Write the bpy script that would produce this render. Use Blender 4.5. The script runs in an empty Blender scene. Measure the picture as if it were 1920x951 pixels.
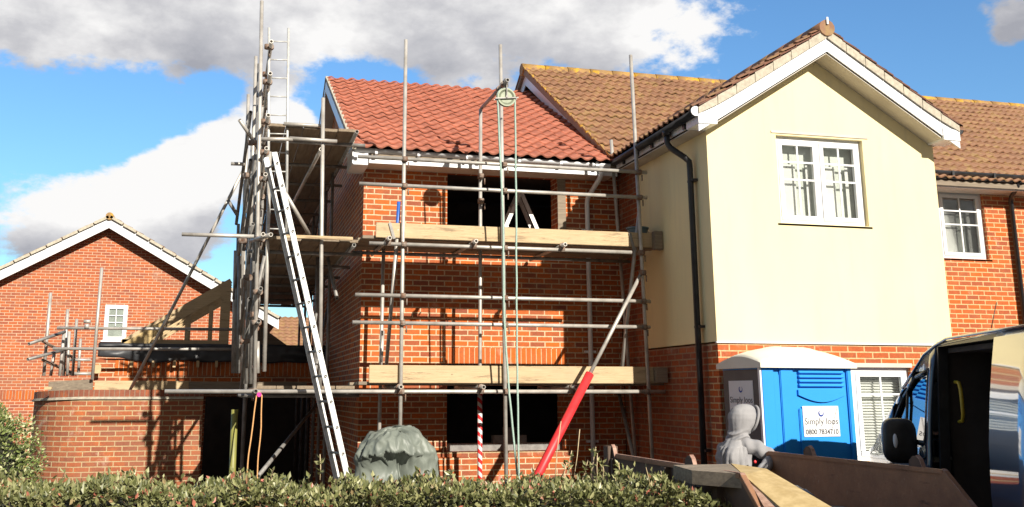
import bpy, bmesh, math, random
from mathutils import Vector, Matrix, noise
random.seed(7)
rnd = random.uniform
SC = bpy.context.scene
COL = SC.collection
PI = math.pi

# ------------------------------------------------------------------ camera
F, CX, CY, YH, VPX, W, H = 1860.0, 885.0, 330.0, 738.0, 420.0, 1920.0, 951.0
_p = math.atan((YH - CY) / F)
_up = Vector((0, math.cos(_p), -math.sin(_p)))
_y = Vector(((VPX - CX) / F, (CY - YH) / F, -1)).normalized()
_x = _y.cross(_up)
RW = Matrix((_x, _y, _up))            # camera vector -> world vector
CAMP = Vector((0, 0, 1.85))
cam_data = bpy.data.cameras.new('camera'); cam = bpy.data.objects.new('camera', cam_data)
COL.objects.link(cam); SC.camera = cam
cam_data.sensor_width = 36; cam_data.lens = 36 * F / W
cam_data.shift_x = (W / 2 - CX) / W; cam_data.shift_y = -(H / 2 - CY) / W
cam_data.clip_start = 0.1; cam_data.clip_end = 2000
cam.matrix_world = Matrix.Translation(CAMP) @ RW.to_4x4()

def ray(u, v):
    return RW @ Vector(((u - CX) / F, (CY - v) / F, -1))
def hit(u, v, x=None, y=None, z=None):
    """survey helper: the photographed point (u,v) on a plane of the real place"""
    d = ray(u, v)
    t = (x - CAMP.x) / d.x if x is not None else (y - CAMP.y) / d.y if y is not None else (z - CAMP.z) / d.z
    return CAMP + d * t

# ------------------------------------------------------------------ sun + sky
SUN_TO = Vector((0.32, -1.0, 0.535)).normalized()
ELEV = math.asin(SUN_TO.z); AZ = math.atan2(SUN_TO.x, SUN_TO.y)
sd = bpy.data.lights.new('sun', 'SUN'); sd.energy = 5.0; sd.angle = math.radians(0.5); sd.color = (1.0, 0.93, 0.82)
so = bpy.data.objects.new('sun', sd); COL.objects.link(so)
so.rotation_euler = SUN_TO.to_track_quat('Z', 'Y').to_euler(); so.location = (10, -20, 30)

world = bpy.data.worlds.new('World'); SC.world = world; world.use_nodes = True
def nn(nt, t, **k):
    n = nt.nodes.new(t)
    for a, b in k.items(): setattr(n, a, b)
    return n
def build_sky():
    nt = world.node_tree; nt.nodes.clear(); L = nt.links.new
    out = nn(nt, 'ShaderNodeOutputWorld'); bg = nn(nt, 'ShaderNodeBackground'); L(bg.outputs[0], out.inputs[0])
    sky = nn(nt, 'ShaderNodeTexSky', sky_type='NISHITA'); sky.sun_disc = False
    sky.sun_elevation = ELEV; sky.sun_rotation = AZ; sky.air_density = 1.3; sky.dust_density = 0.3; sky.ozone_density = 3.0
    bg.inputs[1].default_value = 0.1
    tc = nn(nt, 'ShaderNodeTexCoord'); D = tc.outputs['Generated']
    nm = nn(nt, 'ShaderNodeVectorMath', operation='NORMALIZE'); L(D, nm.inputs[0]); D = nm.outputs[0]
    mp = nn(nt, 'ShaderNodeMapping'); mp.inputs['Scale'].default_value = (1, 1, 1.7); L(D, mp.inputs[0])
    def noise_tex(scale, det, rough, dist=0.0, off=0.0):
        m2 = nn(nt, 'ShaderNodeMapping'); m2.inputs['Location'].default_value = (off, off * .7, off * .3); L(mp.outputs[0], m2.inputs[0])
        n = nn(nt, 'ShaderNodeTexNoise'); n.inputs['Scale'].default_value = scale; n.inputs['Detail'].default_value = det
        n.inputs['Roughness'].default_value = rough; n.inputs['Distortion'].default_value = dist
        L(m2.outputs[0], n.inputs['Vector']); return n.outputs['Fac']
    def math_(op, a, b):
        m = nn(nt, 'ShaderNodeMath', operation=op)
        for i, s in enumerate((a, b)):
            if isinstance(s, (int, float)): m.inputs[i].default_value = s
            else: L(s, m.inputs[i])
        return m.outputs[0]
    def blob(u, v, r, amp, sx=1.0):
        c = ray(u, v).normalized()
        s = nn(nt, 'ShaderNodeVectorMath', operation='SUBTRACT'); L(D, s.inputs[0]); s.inputs[1].default_value = c
        m = nn(nt, 'ShaderNodeVectorMath', operation='MULTIPLY'); L(s.outputs[0], m.inputs[0]); m.inputs[1].default_value = (1 / sx, 1 / sx, 1)
        l = nn(nt, 'ShaderNodeVectorMath', operation='LENGTH'); L(m.outputs[0], l.inputs[0])
        mr = nn(nt, 'ShaderNodeMapRange', interpolation_type='SMOOTHSTEP'); L(l.outputs['Value'], mr.inputs['Value'])
        mr.inputs['From Min'].default_value = 0; mr.inputs['From Max'].default_value = r
        mr.inputs['To Min'].default_value = amp; mr.inputs['To Max'].default_value = 0
        return mr.outputs[0]
    base = noise_tex(7.0, 9.0, 0.60, 0.0)
    fine = noise_tex(22.0, 8.0, 0.65, 0.2, 5.5)
    dens = math_('ADD', math_('MULTIPLY', math_('SUBTRACT', base, 0.56), 2.6), math_('MULTIPLY', math_('SUBTRACT', fine, 0.5), 0.55))
    for b in CLOUD_BLOBS: dens = math_('ADD', dens, blob(*b))
    cov = nn(nt, 'ShaderNodeMapRange', interpolation_type='SMOOTHSTEP'); L(dens, cov.inputs['Value'])
    cov.inputs['From Min'].default_value = 0.0; cov.inputs['From Max'].default_value = 0.30
    # cloud tone: bright billows, grey undersides
    tone = math_('ADD', math_('MULTIPLY', math_('SUBTRACT', noise_tex(6.5, 10.0, 0.58, 0.0, 3.1), .5), 1.3), 0.48)
    for b in TONE_BLOBS: tone = math_('ADD', tone, blob(*b))
    cr = nn(nt, 'ShaderNodeValToRGB'); L(tone, cr.inputs[0])
    e = cr.color_ramp.elements
    e[0].position = 0.30; e[0].color = (0.40, 0.41, 0.46, 1); e[1].position = 0.72; e[1].color = (1.0, 0.99, 0.98, 1)
    m = cr.color_ramp.elements.new(0.5); m.color = (0.62, 0.62, 0.65, 1)
    cs = nn(nt, 'ShaderNodeMix', data_type='RGBA', blend_type='MULTIPLY'); cs.inputs[0].default_value = 1.0
    L(cr.outputs[0], cs.inputs[6]); cs.inputs[7].default_value = (CLOUD_GAIN, CLOUD_GAIN, CLOUD_GAIN, 1)
    # blue part of the sky deepened a little
    bl = nn(nt, 'ShaderNodeMix', data_type='RGBA', blend_type='MULTIPLY'); bl.inputs[0].default_value = 1.0
    L(sky.outputs[0], bl.inputs[6]); bl.inputs[7].default_value = SKY_TINT
    # unseen dark cloud tone added behind the camera to cut fill light in shadows
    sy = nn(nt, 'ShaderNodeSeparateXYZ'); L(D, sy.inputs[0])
    rear_dim = nn(nt, 'ShaderNodeMapRange', interpolation_type='SMOOTHSTEP'); L(math_('ADD', sy.outputs['Y'], math_('MULTIPLY', base, 0.5)), rear_dim.inputs['Value'])
    rear_dim.inputs['From Min'].default_value = 0.30; rear_dim.inputs['From Max'].default_value = 0.05
    mb_ = nn(nt, 'ShaderNodeMix', data_type='RGBA'); L(rear_dim.outputs[0], mb_.inputs[0]); L(bl.outputs[2], mb_.inputs[6])
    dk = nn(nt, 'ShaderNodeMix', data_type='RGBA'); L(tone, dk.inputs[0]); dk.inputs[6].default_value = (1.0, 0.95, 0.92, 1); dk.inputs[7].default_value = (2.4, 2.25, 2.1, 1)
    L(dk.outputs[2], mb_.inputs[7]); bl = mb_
    mx = nn(nt, 'ShaderNodeMix', data_type='RGBA')
    L(cov.outputs[0], mx.inputs[0]); L(bl.outputs[2], mx.inputs[6]); L(cs.outputs[2], mx.inputs[7])
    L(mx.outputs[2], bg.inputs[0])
CLOUD_GAIN = 6.8
SKY_TINT = (0.64, 0.93, 1.2, 1)
CLOUD_BLOBS = [  # u, v, radius, amount, horizontal stretch
    (300, 20, 0.13, 0.50, 1.9), (60, 60, .08, .4, 1.3), (800, 0, 0.13, 0.50, 2.6), (1220, 30, 0.12, 0.42, 1.6), (480, 290, 0.085, 0.55, 1.0), (330, 330, 0.085, 0.55, 1.0),
    (60, 420, 0.11, 0.55, 1.5), (230, 400, 0.09, 0.5, 1.2), (560, 300, .09, .5, 1), (330, 440, .08, .45, 1.2), (900, 60, .1, .3, 1.5), (720, 170, .035, -.55, 2.0), (620, 200, .03, -.4, 1),
    (60, 245, 0.055, -0.55, 2.2), (250, 215, 0.045, -0.55, 1.9), (390, 180, .03, -.4, 1.6), (680, 160, 0.04, -0.16, 2.2), (400, 530, 0.045, -0.4, 1.2), (420, 165, 0.03, -0.2, 1.5), 
    (1800, 90, 0.16, -0.4, 1.0), (1440, 130, 0.05, -0.2, 1.5), (1900, 30, 0.045, 0.55, 1.3), (1880, 70, 0.03, 0.3, 1.0), (540, 650, .06, -.45, 1.4)]
TONE_BLOBS = [(180, 90, 0.09, 0.12, 1.6), (490, 270, 0.09, 0.24, 1.2), (300, 310, 0.08, 0.26, 1.5), (80, 350, .07, .24, 1.8), (560, 240, .06, .2, 1),
              (80, 490, 0.05, -0.17, 2.4), (330, 460, 0.045, -0.15, 1.6), (1300, 30, 0.12, 0.25, 1.3), (1400, 90, .1, .2, 1.5), (800, 60, .14, .08, 2)]
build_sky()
vs = SC.view_settings; SC.display_settings.display_device = 'sRGB'
vs.view_transform = 'Standard'; vs.look = 'None'; vs.exposure = 0.52; vs.gamma = 1.0; vs.use_curve_mapping = False
SC.render.engine = 'CYCLES'
SC.cycles.max_bounces = 6; SC.cycles.diffuse_bounces = 3; SC.cycles.glossy_bounces = 3; SC.cycles.transparent_max_bounces = 12

# ------------------------------------------------------------------ materials
def newmat(name):
    m = bpy.data.materials.new(name); m.use_nodes = True
    nt = m.node_tree; nt.nodes.clear()
    out = nn(nt, 'ShaderNodeOutputMaterial'); b = nn(nt, 'ShaderNodeBsdfPrincipled'); nt.links.new(b.outputs[0], out.inputs[0])
    return m, nt, b
def rgb(nt, sock, c):
    sock.default_value = (*c, 1)
def mixc(nt, fac, a, b, blend='MIX'):
    n = nn(nt, 'ShaderNodeMix', data_type='RGBA', blend_type=blend)
    for i, s in ((0, fac), (6, a), (7, b)):
        if isinstance(s, (int, float)): n.inputs[i].default_value = s
        elif isinstance(s, tuple): n.inputs[i].default_value = (*s, 1)
        else: nt.links.new(s, n.inputs[i])
    return n.outputs[2]
def ramp(nt, s, p0, p1, lo=0.0, hi=1.0):
    n = nn(nt, 'ShaderNodeMapRange'); nt.links.new(s, n.inputs[0])
    n.inputs[1].default_value = p0; n.inputs[2].default_value = p1; n.inputs[3].default_value = lo; n.inputs[4].default_value = hi
    return n.outputs[0]
def noise_n(nt, vec, scale, det=4.0, rough=.55, sc=None):
    if sc:
        mp = nn(nt, 'ShaderNodeMapping'); mp.inputs['Scale'].default_value = sc; nt.links.new(vec, mp.inputs[0]); vec = mp.outputs[0]
    n = nn(nt, 'ShaderNodeTexNoise'); n.inputs['Scale'].default_value = scale; n.inputs['Detail'].default_value = det; n.inputs['Roughness'].default_value = rough
    nt.links.new(vec, n.inputs['Vector']); return n.outputs['Fac']
def pos(nt): return nn(nt, 'ShaderNodeNewGeometry').outputs['Position']
def bump(nt, b, h, strength, dist=0.01):
    n = nn(nt, 'ShaderNodeBump'); n.inputs['Strength'].default_value = strength; n.inputs['Distance'].default_value = dist
    nt.links.new(h, n.inputs['Height']); nt.links.new(n.outputs[0], b.inputs['Normal'])
def plain(name, c1, c2=None, rough=.6, scale=6, metal=0.0, bmp=0.15, stretch=None, spec=.5, det=5, coat=0.0):
    m, nt, b = newmat(name); P = pos(nt)
    c2 = c2 or tuple(x * .75 for x in c1)
    f = noise_n(nt, P, scale, det, .6, stretch)
    nt.links.new(mixc(nt, ramp(nt, f, .35, .68), c1, c2), b.inputs['Base Color'])
    b.inputs['Roughness'].default_value = rough; b.inputs['Metallic'].default_value = metal; b.inputs['Specular IOR Level'].default_value = spec
    b.inputs['Coat Weight'].default_value = coat; b.inputs['Coat Roughness'].default_value = .05
    if bmp: bump(nt, b, noise_n(nt, P, scale * 5, 4, .6, stretch), bmp, .004)
    return m
def brick_mat(name, axis='x', c1=(.64, .145, .022), c2=(.28, .085, .055), mortar=(.74, .56, .36), course=.0728, length=.2185, rot=False, z0=0.0, weather=.25, mort=.0165, third=(.56,.16,.05)):
    m, nt, b = newmat(name); P = pos(nt); L = nt.links.new
    sp = nn(nt, 'ShaderNodeSeparateXYZ'); L(P, sp.inputs[0])
    cb = nn(nt, 'ShaderNodeCombineXYZ')
    gn = nn(nt, 'ShaderNodeNewGeometry'); sn = nn(nt, 'ShaderNodeSeparateXYZ'); L(gn.outputs['True Normal'], sn.inputs[0])
    ab = nn(nt, 'ShaderNodeMath', operation='ABSOLUTE'); L(sn.outputs['X'], ab.inputs[0]); gx = nn(nt, 'ShaderNodeMath', operation='GREATER_THAN'); L(ab.outputs[0], gx.inputs[0]); gx.inputs[1].default_value = .71
    mxa = nn(nt, 'ShaderNodeMix', data_type='FLOAT'); L(gx.outputs[0], mxa.inputs[0]); L(sp.outputs['X'], mxa.inputs[2]); L(sp.outputs['Y'], mxa.inputs[3]); a = mxa.outputs[0]
    zz = nn(nt, 'ShaderNodeMath', operation='SUBTRACT'); L(sp.outputs['Z'], zz.inputs[0]); zz.inputs[1].default_value = z0
    if rot: L(zz.outputs[0], cb.inputs[0]); L(a, cb.inputs[1])
    else: L(a, cb.inputs[0]); L(zz.outputs[0], cb.inputs[1])
    # slight wobble of the courses
    wob = nn(nt, 'ShaderNodeTexNoise'); wob.inputs['Scale'].default_value = 9; L(P, wob.inputs['Vector'])
    wv = nn(nt, 'ShaderNodeVectorMath', operation='SCALE'); L(wob.outputs['Color'], wv.inputs[0]); wv.inputs['Scale'].default_value = .006
    ad = nn(nt, 'ShaderNodeVectorMath', operation='ADD'); L(cb.outputs[0], ad.inputs[0]); L(wv.outputs[0], ad.inputs[1])
    br = nn(nt, 'ShaderNodeTexBrick'); L(ad.outputs[0], br.inputs['Vector'])
    br.offset = 0.0 if rot else .5; br.inputs['Scale'].default_value = 1
    br.inputs['Mortar Size'].default_value = mort * .5; br.inputs['Mortar Smooth'].default_value = .15; br.inputs['Bias'].default_value = -.1
    br.inputs['Brick Width'].default_value = length; br.inputs['Row Height'].default_value = course
    rgb(nt, br.inputs['Color1'], c1); rgb(nt, br.inputs['Color2'], c2); rgb(nt, br.inputs['Mortar'], mortar)
    n1 = noise_n(nt, P, 2.2, 4); n2 = noise_n(nt, P, 38, 5, .7); n3 = noise_n(nt, P, 5.5, 3)
    col = mixc(nt, ramp(nt, n3, .5, .66, 0, .55), br.outputs['Color'], third)
    col = mixc(nt, br.outputs['Fac'], col, mortar)
    col = mixc(nt, ramp(nt, n2, .35, .75, 0, .45), col, (.12, .05, .03))
    col = mixc(nt, ramp(nt, n1, .45, .75, 0, weather), col, (.30, .17, .11))
    col = mixc(nt, ramp(nt, noise_n(nt, P, 3.1, 7, .7), .60, .70, 0, .35), col, (.62, .50, .40))
    L(col, b.inputs['Base Color']); b.inputs['Roughness'].default_value = .88; b.inputs['Specular IOR Level'].default_value = .2
    hh = nn(nt, 'ShaderNodeMath', operation='MULTIPLY_ADD'); L(br.outputs['Fac'], hh.inputs[0]); hh.inputs[1].default_value = -1.0; L(n2, hh.inputs[2])
    bump(nt, b, hh.outputs[0], .7, .006)
    return m
def tile_mat(name, base, dark, lich=None, lichen_amt=.0, rough=.7):
    m, nt, b = newmat(name); L = nt.links.new; P = pos(nt)
    uv = nn(nt, 'ShaderNodeUVMap'); uv.uv_map = 'UVMap'
    fl = nn(nt, 'ShaderNodeVectorMath', operation='FLOOR'); L(uv.outputs[0], fl.inputs[0])
    wn = nn(nt, 'ShaderNodeTexWhiteNoise', noise_dimensions='2D'); L(fl.outputs[0], wn.inputs['Vector'])
    col = mixc(nt, ramp(nt, wn.outputs['Value'], 0, 1, 0, .75), base, dark)
    col = mixc(nt, ramp(nt, noise_n(nt, P, 14, 6, .65), .45, .75, 0, .5), col, tuple(x * .45 for x in dark))
    col = mixc(nt, ramp(nt, noise_n(nt, P, 1.6, 4), .45, .7, 0, .35), col, tuple(min(1, x * 1.2) for x in base))
    if lich:
        sp = nn(nt, 'ShaderNodeSeparateXYZ'); L(uv.outputs[0], sp.inputs[0])
        g = ramp(nt, noise_n(nt, P, 5, 6, .7), .5, .62, 0, lichen_amt)
        col = mixc(nt, g, col, lich)
    L(col, b.inputs['Base Color']); b.inputs['Roughness'].default_value = rough; b.inputs['Specular IOR Level'].default_value = .35
    bump(nt, b, noise_n(nt, P, 60, 4, .7), .3, .004)
    return m
M = {}
M['brick'] = brick_mat('new_brick')
M['brick_y'] = brick_mat('new_brick_side', 'y')
M['brick_soldier'] = brick_mat('soldier_brick', rot=True, z0=2.236-.2345*2, length=.2345, course=.0725, c1=(.66, .15, .02), c2=(.50, .11, .03), mort=.010)
M['brick_old'] = brick_mat('old_brick', c1=(.60, .13, .025), c2=(.36, .09, .045), mortar=(.72, .50, .26), weather=.2)
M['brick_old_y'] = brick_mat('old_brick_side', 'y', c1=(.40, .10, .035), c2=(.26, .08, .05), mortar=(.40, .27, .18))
M['brick_far'] = brick_mat('far_brick', c1=(.54, .14, .05), c2=(.32, .095, .065), mortar=(.70, .50, .34), weather=.35, length=.225, course=.075)
M['brick_garden'] = brick_mat('garden_brick', c1=(.42, .125, .055), c2=(.27, .095, .06), mortar=(.55, .42, .24), weather=.4)
M['cream'] = plain('cream_render', (.88, .765, .45), (.83, .715, .41), .92, 1.1, bmp=.35, stretch=(1.6, 1.6, .5))
def streaks():
    m = M['cream']; nt = m.node_tree; b = [n for n in nt.nodes if n.type == 'BSDF_PRINCIPLED'][0]; P = pos(nt)
    src = b.inputs['Base Color'].links[0].from_socket
    f = ramp(nt, noise_n(nt, P, 5, 6, .7, (1.6, 1.6, .16)), .52, .72, 0, .30)
    c = mixc(nt, f, src, (.60, .53, .36)); sp = ramp(nt, noise_n(nt, P, 46, 2, .5), .74, .78, 0, .6)
    nt.links.new(mixc(nt, sp, c, (.45, .38, .26)), b.inputs['Base Color'])
streaks()
M['white'] = plain('white_upvc', (.82, .83, .84), (.74, .76, .78), .35, 2.0, bmp=0)
M['blind'] = plain('white_blind', (.80, .80, .77), (.72, .72, .70), .7, 3, bmp=0)
M['backing'] = plain('pane_backing', (.72, .75, .69), (.58, .61, .57), .9, 4, bmp=0)
M['black_gutter'] = plain('black_gutter', (.02, .02, .022), (.035, .035, .04), .35, 8, bmp=0)
M['soffit'] = plain('painted_soffit', (.62, .57, .50), (.5, .45, .38), .6, 3, bmp=0)
M['mortar'] = plain('verge_mortar', (.55, .50, .40), (.38, .34, .27), .95, 20, bmp=.5)
M['tile_new'] = tile_mat('new_pantile', (.46, .17, .108), (.35, .125, .082), None, 0, .55)
M['tile_old'] = tile_mat('weathered_tile', (.30, .155, .085), (.22, .115, .07), (.36, .25, .09), .55)
M['lichen_ridge'] = tile_mat('lichen_ridge', (.42, .24, .05), (.30, .19, .10), (.62, .36, .02), .9)
M['tile_edge'] = plain('tile_edge', (.20, .08, .05), (.10, .05, .035), .8, 12)
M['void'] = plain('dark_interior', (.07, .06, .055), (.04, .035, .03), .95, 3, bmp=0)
M['block'] = plain('concrete_block', (.30, .29, .27), (.2, .19, .18), .95, 15, bmp=.5)
def timber_mat(name, c1, c2, stain):
    m, nt, b = newmat(name); P = pos(nt); L = nt.links.new
    g1 = noise_n(nt, P, 3, 8, .7, (1.2, 14, 30)); g2 = noise_n(nt, P, 2.2, 4, .6)
    col = mixc(nt, ramp(nt, g1, .35, .68), c1, c2)
    vo = nn(nt, 'ShaderNodeTexVoronoi'); vo.inputs['Scale'].default_value = 4.2
    mp = nn(nt, 'ShaderNodeMapping'); mp.inputs['Scale'].default_value = (1, 1.4, 1.6); L(P, mp.inputs[0]); L(mp.outputs[0], vo.inputs['Vector'])
    col = mixc(nt, ramp(nt, vo.outputs['Distance'], .07, .03, 0, .8), col, stain)
    col = mixc(nt, ramp(nt, noise_n(nt, P, 2.0, 8, .8, (.8, 3, 7)), .53, .62, 0, .75), col, stain)
    sp = nn(nt, 'ShaderNodeSeparateXYZ'); L(P, sp.inputs[0])
    L(mixc(nt, ramp(nt, g2, .5, .8, 0, .4), col, (.34, .28, .20)), b.inputs['Base Color']); b.inputs['Roughness'].default_value = .85; bump(nt, b, g1, .5, .004); return m
M['timber'] = timber_mat('scaffold_timber', (.60, .46, .28), (.47, .34, .19), (.22, .15, .09))
M['timber_y'] = plain('scaffold_timber_long', (.30, .235, .165), (.19, .145, .10), .85, 5, bmp=.3, stretch=(6, .5, 9))
M['timber_grey'] = plain('weathered_timber', (.32, .26, .19), (.20, .16, .12), .9, 5, bmp=.3, stretch=(.6, 6, 8))
M['joist'] = plain('pale_timber', (.62, .46, .26), (.46, .32, .17), .8, 8, bmp=.2)
M['steel'] = plain('galvanised_steel', (.60, .57, .52), (.40, .37, .33), .48, 7, metal=.35, bmp=.1)
M['steel_dark'] = plain('dull_steel', (.34, .33, .31), (.19, .175, .16), .6, 9, metal=.4, bmp=.2)
M['rust'] = plain('rusty_coupler', (.20, .11, .07), (.30, .26, .22), .7, 20, metal=.3, bmp=.3)
M['alu'] = plain('aluminium', (.66, .66, .64), (.48, .48, .46), .5, 22, metal=.3, bmp=.05)
M['black'] = plain('black_plastic', (.015, .015, .016), (.03, .03, .03), .4, 8, bmp=0)
M['membrane'] = plain('black_membrane', (.03, .032, .036), (.05, .052, .058), .42, 3, bmp=.5)
M['red'] = plain('red_sleeve', (.80, .045, .05), (.66, .03, .035), .45, 9, bmp=.1)
M['yellow'] = plain('yellow_sleeve', (.27, .26, .06), (.20, .20, .06), .5, 6, bmp=.1)
M['blue_paint'] = plain('blue_paint', (.03, .14, .55), (.04, .11, .35), .4, 10, bmp=0)
M['rope'] = plain('pale_green_rope', (.45, .60, .52), (.30, .42, .36), .9, 90, bmp=.8)
M['orange_rope'] = plain('orange_rope', (.75, .42, .18), (.6, .3, .12), .9, 60, bmp=.5)
M['pink'] = plain('pink_cap', (.9, .04, .35), None, .4, 8, bmp=0)
M['pulley'] = plain('green_pulley', (.22, .25, .17), (.14, .16, .11), .5, 14, metal=.2)
M['tarp'] = plain('grey_tarpaulin', (.21, .235, .20), (.14, .16, .14), .5, 3, bmp=.4)
M['loo_blue'] = plain('blue_plastic', (.025, .31, .84), (.02, .28, .76), .42, 1.5, bmp=.05)
M['loo_white'] = plain('translucent_roof', (.80, .78, .68), (.70, .67, .56), .5, 2, bmp=.05)
M['loo_grey'] = plain('grey_door', (.115, .11, .105), (.09, .085, .08), .6, 5, bmp=.05)
M['sign'] = plain('sign_white', (.80, .80, .80), (.74, .74, .74), .5, 3, bmp=0)
M['ink'] = plain('sign_ink', (.05, .05, .06), None, .6, 5, bmp=0)
M['ink_blue'] = plain('emblem_blue', (.01, .05, .32), None, .6, 5, bmp=0)
M['rust_brown'] = plain('skip_steel', (.27, .135, .075), (.15, .07, .04), .72, 2.2, metal=.1, bmp=.35)
def skip_mat():
    m, nt, b = newmat('scratched_skip_steel'); P = pos(nt); L = nt.links.new
    col = mixc(nt, ramp(nt, noise_n(nt, P, 2.2, 6, .65), .35, .68), (.40, .20, .10), (.22, .11, .06))
    col = mixc(nt, ramp(nt, noise_n(nt, P, 7, 8, .75), .56, .64, 0, .55), col, (.40, .20, .10))
    col = mixc(nt, ramp(nt, noise_n(nt, P, 16, 8, .8, (1, 2.5, .7)), .62, .68, 0, .8), col, (.55, .46, .30))
    col = mixc(nt, ramp(nt, noise_n(nt, P, 3, 5, .7, (1, 1, 4)), .60, .70, 0, .6), col, (.06, .035, .025))
    L(col, b.inputs['Base Color']); b.inputs['Roughness'].default_value = .7; bump(nt, b, noise_n(nt, P, 9, 6, .7), .5, .01); return m
M['rust_brown'] = skip_mat()
M['rust_dark'] = plain('skip_frame', (.085, .062, .048), (.15, .09, .06), .8, 4, bmp=.3)
M['skip_edge'] = plain('worn_edge', (.50, .32, .24), (.26, .14, .10), .7, 14, bmp=.3)
M['osb'] = plain('yellow_board', (.60, .45, .22), (.44, .31, .13), .8, 12, bmp=.3)
M['sack'] = plain('rubbish_bag', (.28, .30, .34), (.12, .15, .24), .4, 18, bmp=.4)
M['hood'] = plain('grey_sweatshirt', (.33, .325, .33), (.26, .255, .265), .97, 5, bmp=.6)
M['jeans'] = plain('dark_trousers', (.03, .035, .05), (.05, .05, .06), .9, 12)
M['skin'] = plain('skin', (.55, .30, .22), (.50, .26, .19), .6, 10, bmp=0)
M['glove'] = plain('pale_glove', (.6, .58, .54), (.4, .38, .35), .9, 30)
M['boot'] = plain('boot', (.05, .035, .025), None, .7, 10)
M['van'] = plain('dark_van_paint', (.010, .028, .060), (.012, .032, .066), .30, 1, bmp=0, coat=1.0)
M['tyre'] = plain('tyre', (.02, .02, .02), None, .85, 30)
M['grab'] = plain('yellow_grab_handle', (.60, .42, .03), None, .4, 10, bmp=0)
M['chrome'] = plain('bright_trim', (.8, .8, .8), None, .15, 3, metal=1, bmp=0)
M['concrete'] = plain('concrete_ground', (.10, .09, .075), (.07, .06, .05), .95, 1.5, bmp=.4)
M['tarmac'] = plain('tarmac', (.055, .055, .056), (.04, .04, .04), .95, 8, bmp=.5)
M['bark'] = plain('twig_bark', (.16, .11, .07), (.09, .06, .04), .9, 12)
M['straw'] = plain('dry_stem', (.60, .48, .30), (.45, .34, .2), .9, 20)
def glass_mat(name='window_glass', tint=(.75, .80, .80), mixv=.5):
    m = bpy.data.materials.new(name); m.use_nodes = True; nt = m.node_tree; nt.nodes.clear(); L = nt.links.new
    o = nn(nt, 'ShaderNodeOutputMaterial'); mx = nn(nt, 'ShaderNodeMixShader'); t = nn(nt, 'ShaderNodeBsdfTransparent'); g = nn(nt, 'ShaderNodeBsdfGlossy')
    rgb(nt, t.inputs[0], tint); g.inputs['Roughness'].default_value = .02
    lw = nn(nt, 'ShaderNodeLayerWeight'); lw.inputs['Blend'].default_value = .35
    nz = noise_n(nt, pos(nt), 1.2, 2)
    f = nn(nt, 'ShaderNodeMath', operation='MULTIPLY_ADD'); L(lw.outputs['Fresnel'], f.inputs[0]); f.inputs[1].default_value = .8; L(ramp(nt, nz, .3, .7, mixv - .08, mixv + .02), f.inputs[2])
    L(f.outputs[0], mx.inputs[0]); L(t.outputs[0], mx.inputs[1]); L(g.outputs[0], mx.inputs[2]); L(mx.outputs[0], o.inputs[0])
    return m
M['glass'] = glass_mat('window_glass', (.98, .99, .98), .08)
M['van_glass'] = glass_mat('van_glass', (.10, .12, .13), .30)
def leaf_mat(name, ramp_cols):
    m, nt, b = newmat(name); g = nn(nt, 'ShaderNodeNewGeometry'); cr = nn(nt, 'ShaderNodeValToRGB'); nt.links.new(g.outputs['Random Per Island'], cr.inputs[0])
    e = cr.color_ramp.elements
    while len(e) < len(ramp_cols): e.new(.5)
    for i, (p, c) in enumerate(ramp_cols): e[i].position = p; e[i].color = (*c, 1)
    nt.links.new(cr.outputs[0], b.inputs['Base Color']); b.inputs['Roughness'].default_value = .42; b.inputs['Specular IOR Level'].default_value = .5
    b.inputs['Subsurface Weight'].default_value = 0
    return m
M['leaf'] = leaf_mat('hedge_leaf', [(0, (.08, .09, .03)), (.3, (.13, .14, .05)), (.6, (.21, .22, .085)), (.93, (.36, .35, .17)), (.972, (.30, .12, .07)), (1, (.58, .18, .13))])
M['leaf_bush'] = leaf_mat('bush_leaf', [(0, (.06, .09, .03)), (.4, (.14, .19, .05)), (.75, (.28, .32, .10)), (1, (.55, .55, .32))])
# red and white warning tape wound round the tube
def tape_mat():
    m, nt, b = newmat('red_white_tape'); L = nt.links.new; sp = nn(nt, 'ShaderNodeSeparateXYZ'); P = pos(nt); L(P, sp.inputs[0])
    a = nn(nt, 'ShaderNodeMath', operation='MULTIPLY_ADD'); L(sp.outputs['X'], a.inputs[0]); a.inputs[1].default_value = .9; L(sp.outputs['Z'], a.inputs[2])
    f = nn(nt, 'ShaderNodeMath', operation='MULTIPLY'); L(a.outputs[0], f.inputs[0]); f.inputs[1].default_value = 9.5
    fr = nn(nt, 'ShaderNodeMath', operation='FRACT'); L(f.outputs[0], fr.inputs[0])
    g = nn(nt, 'ShaderNodeMath', operation='GREATER_THAN'); L(fr.outputs[0], g.inputs[0]); g.inputs[1].default_value = .5
    L(mixc(nt, g.outputs[0], (.75, .74, .72), (.75, .03, .03)), b.inputs['Base Color']); b.inputs['Roughness'].default_value = .4
    return m
M['tape'] = tape_mat()

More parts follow.
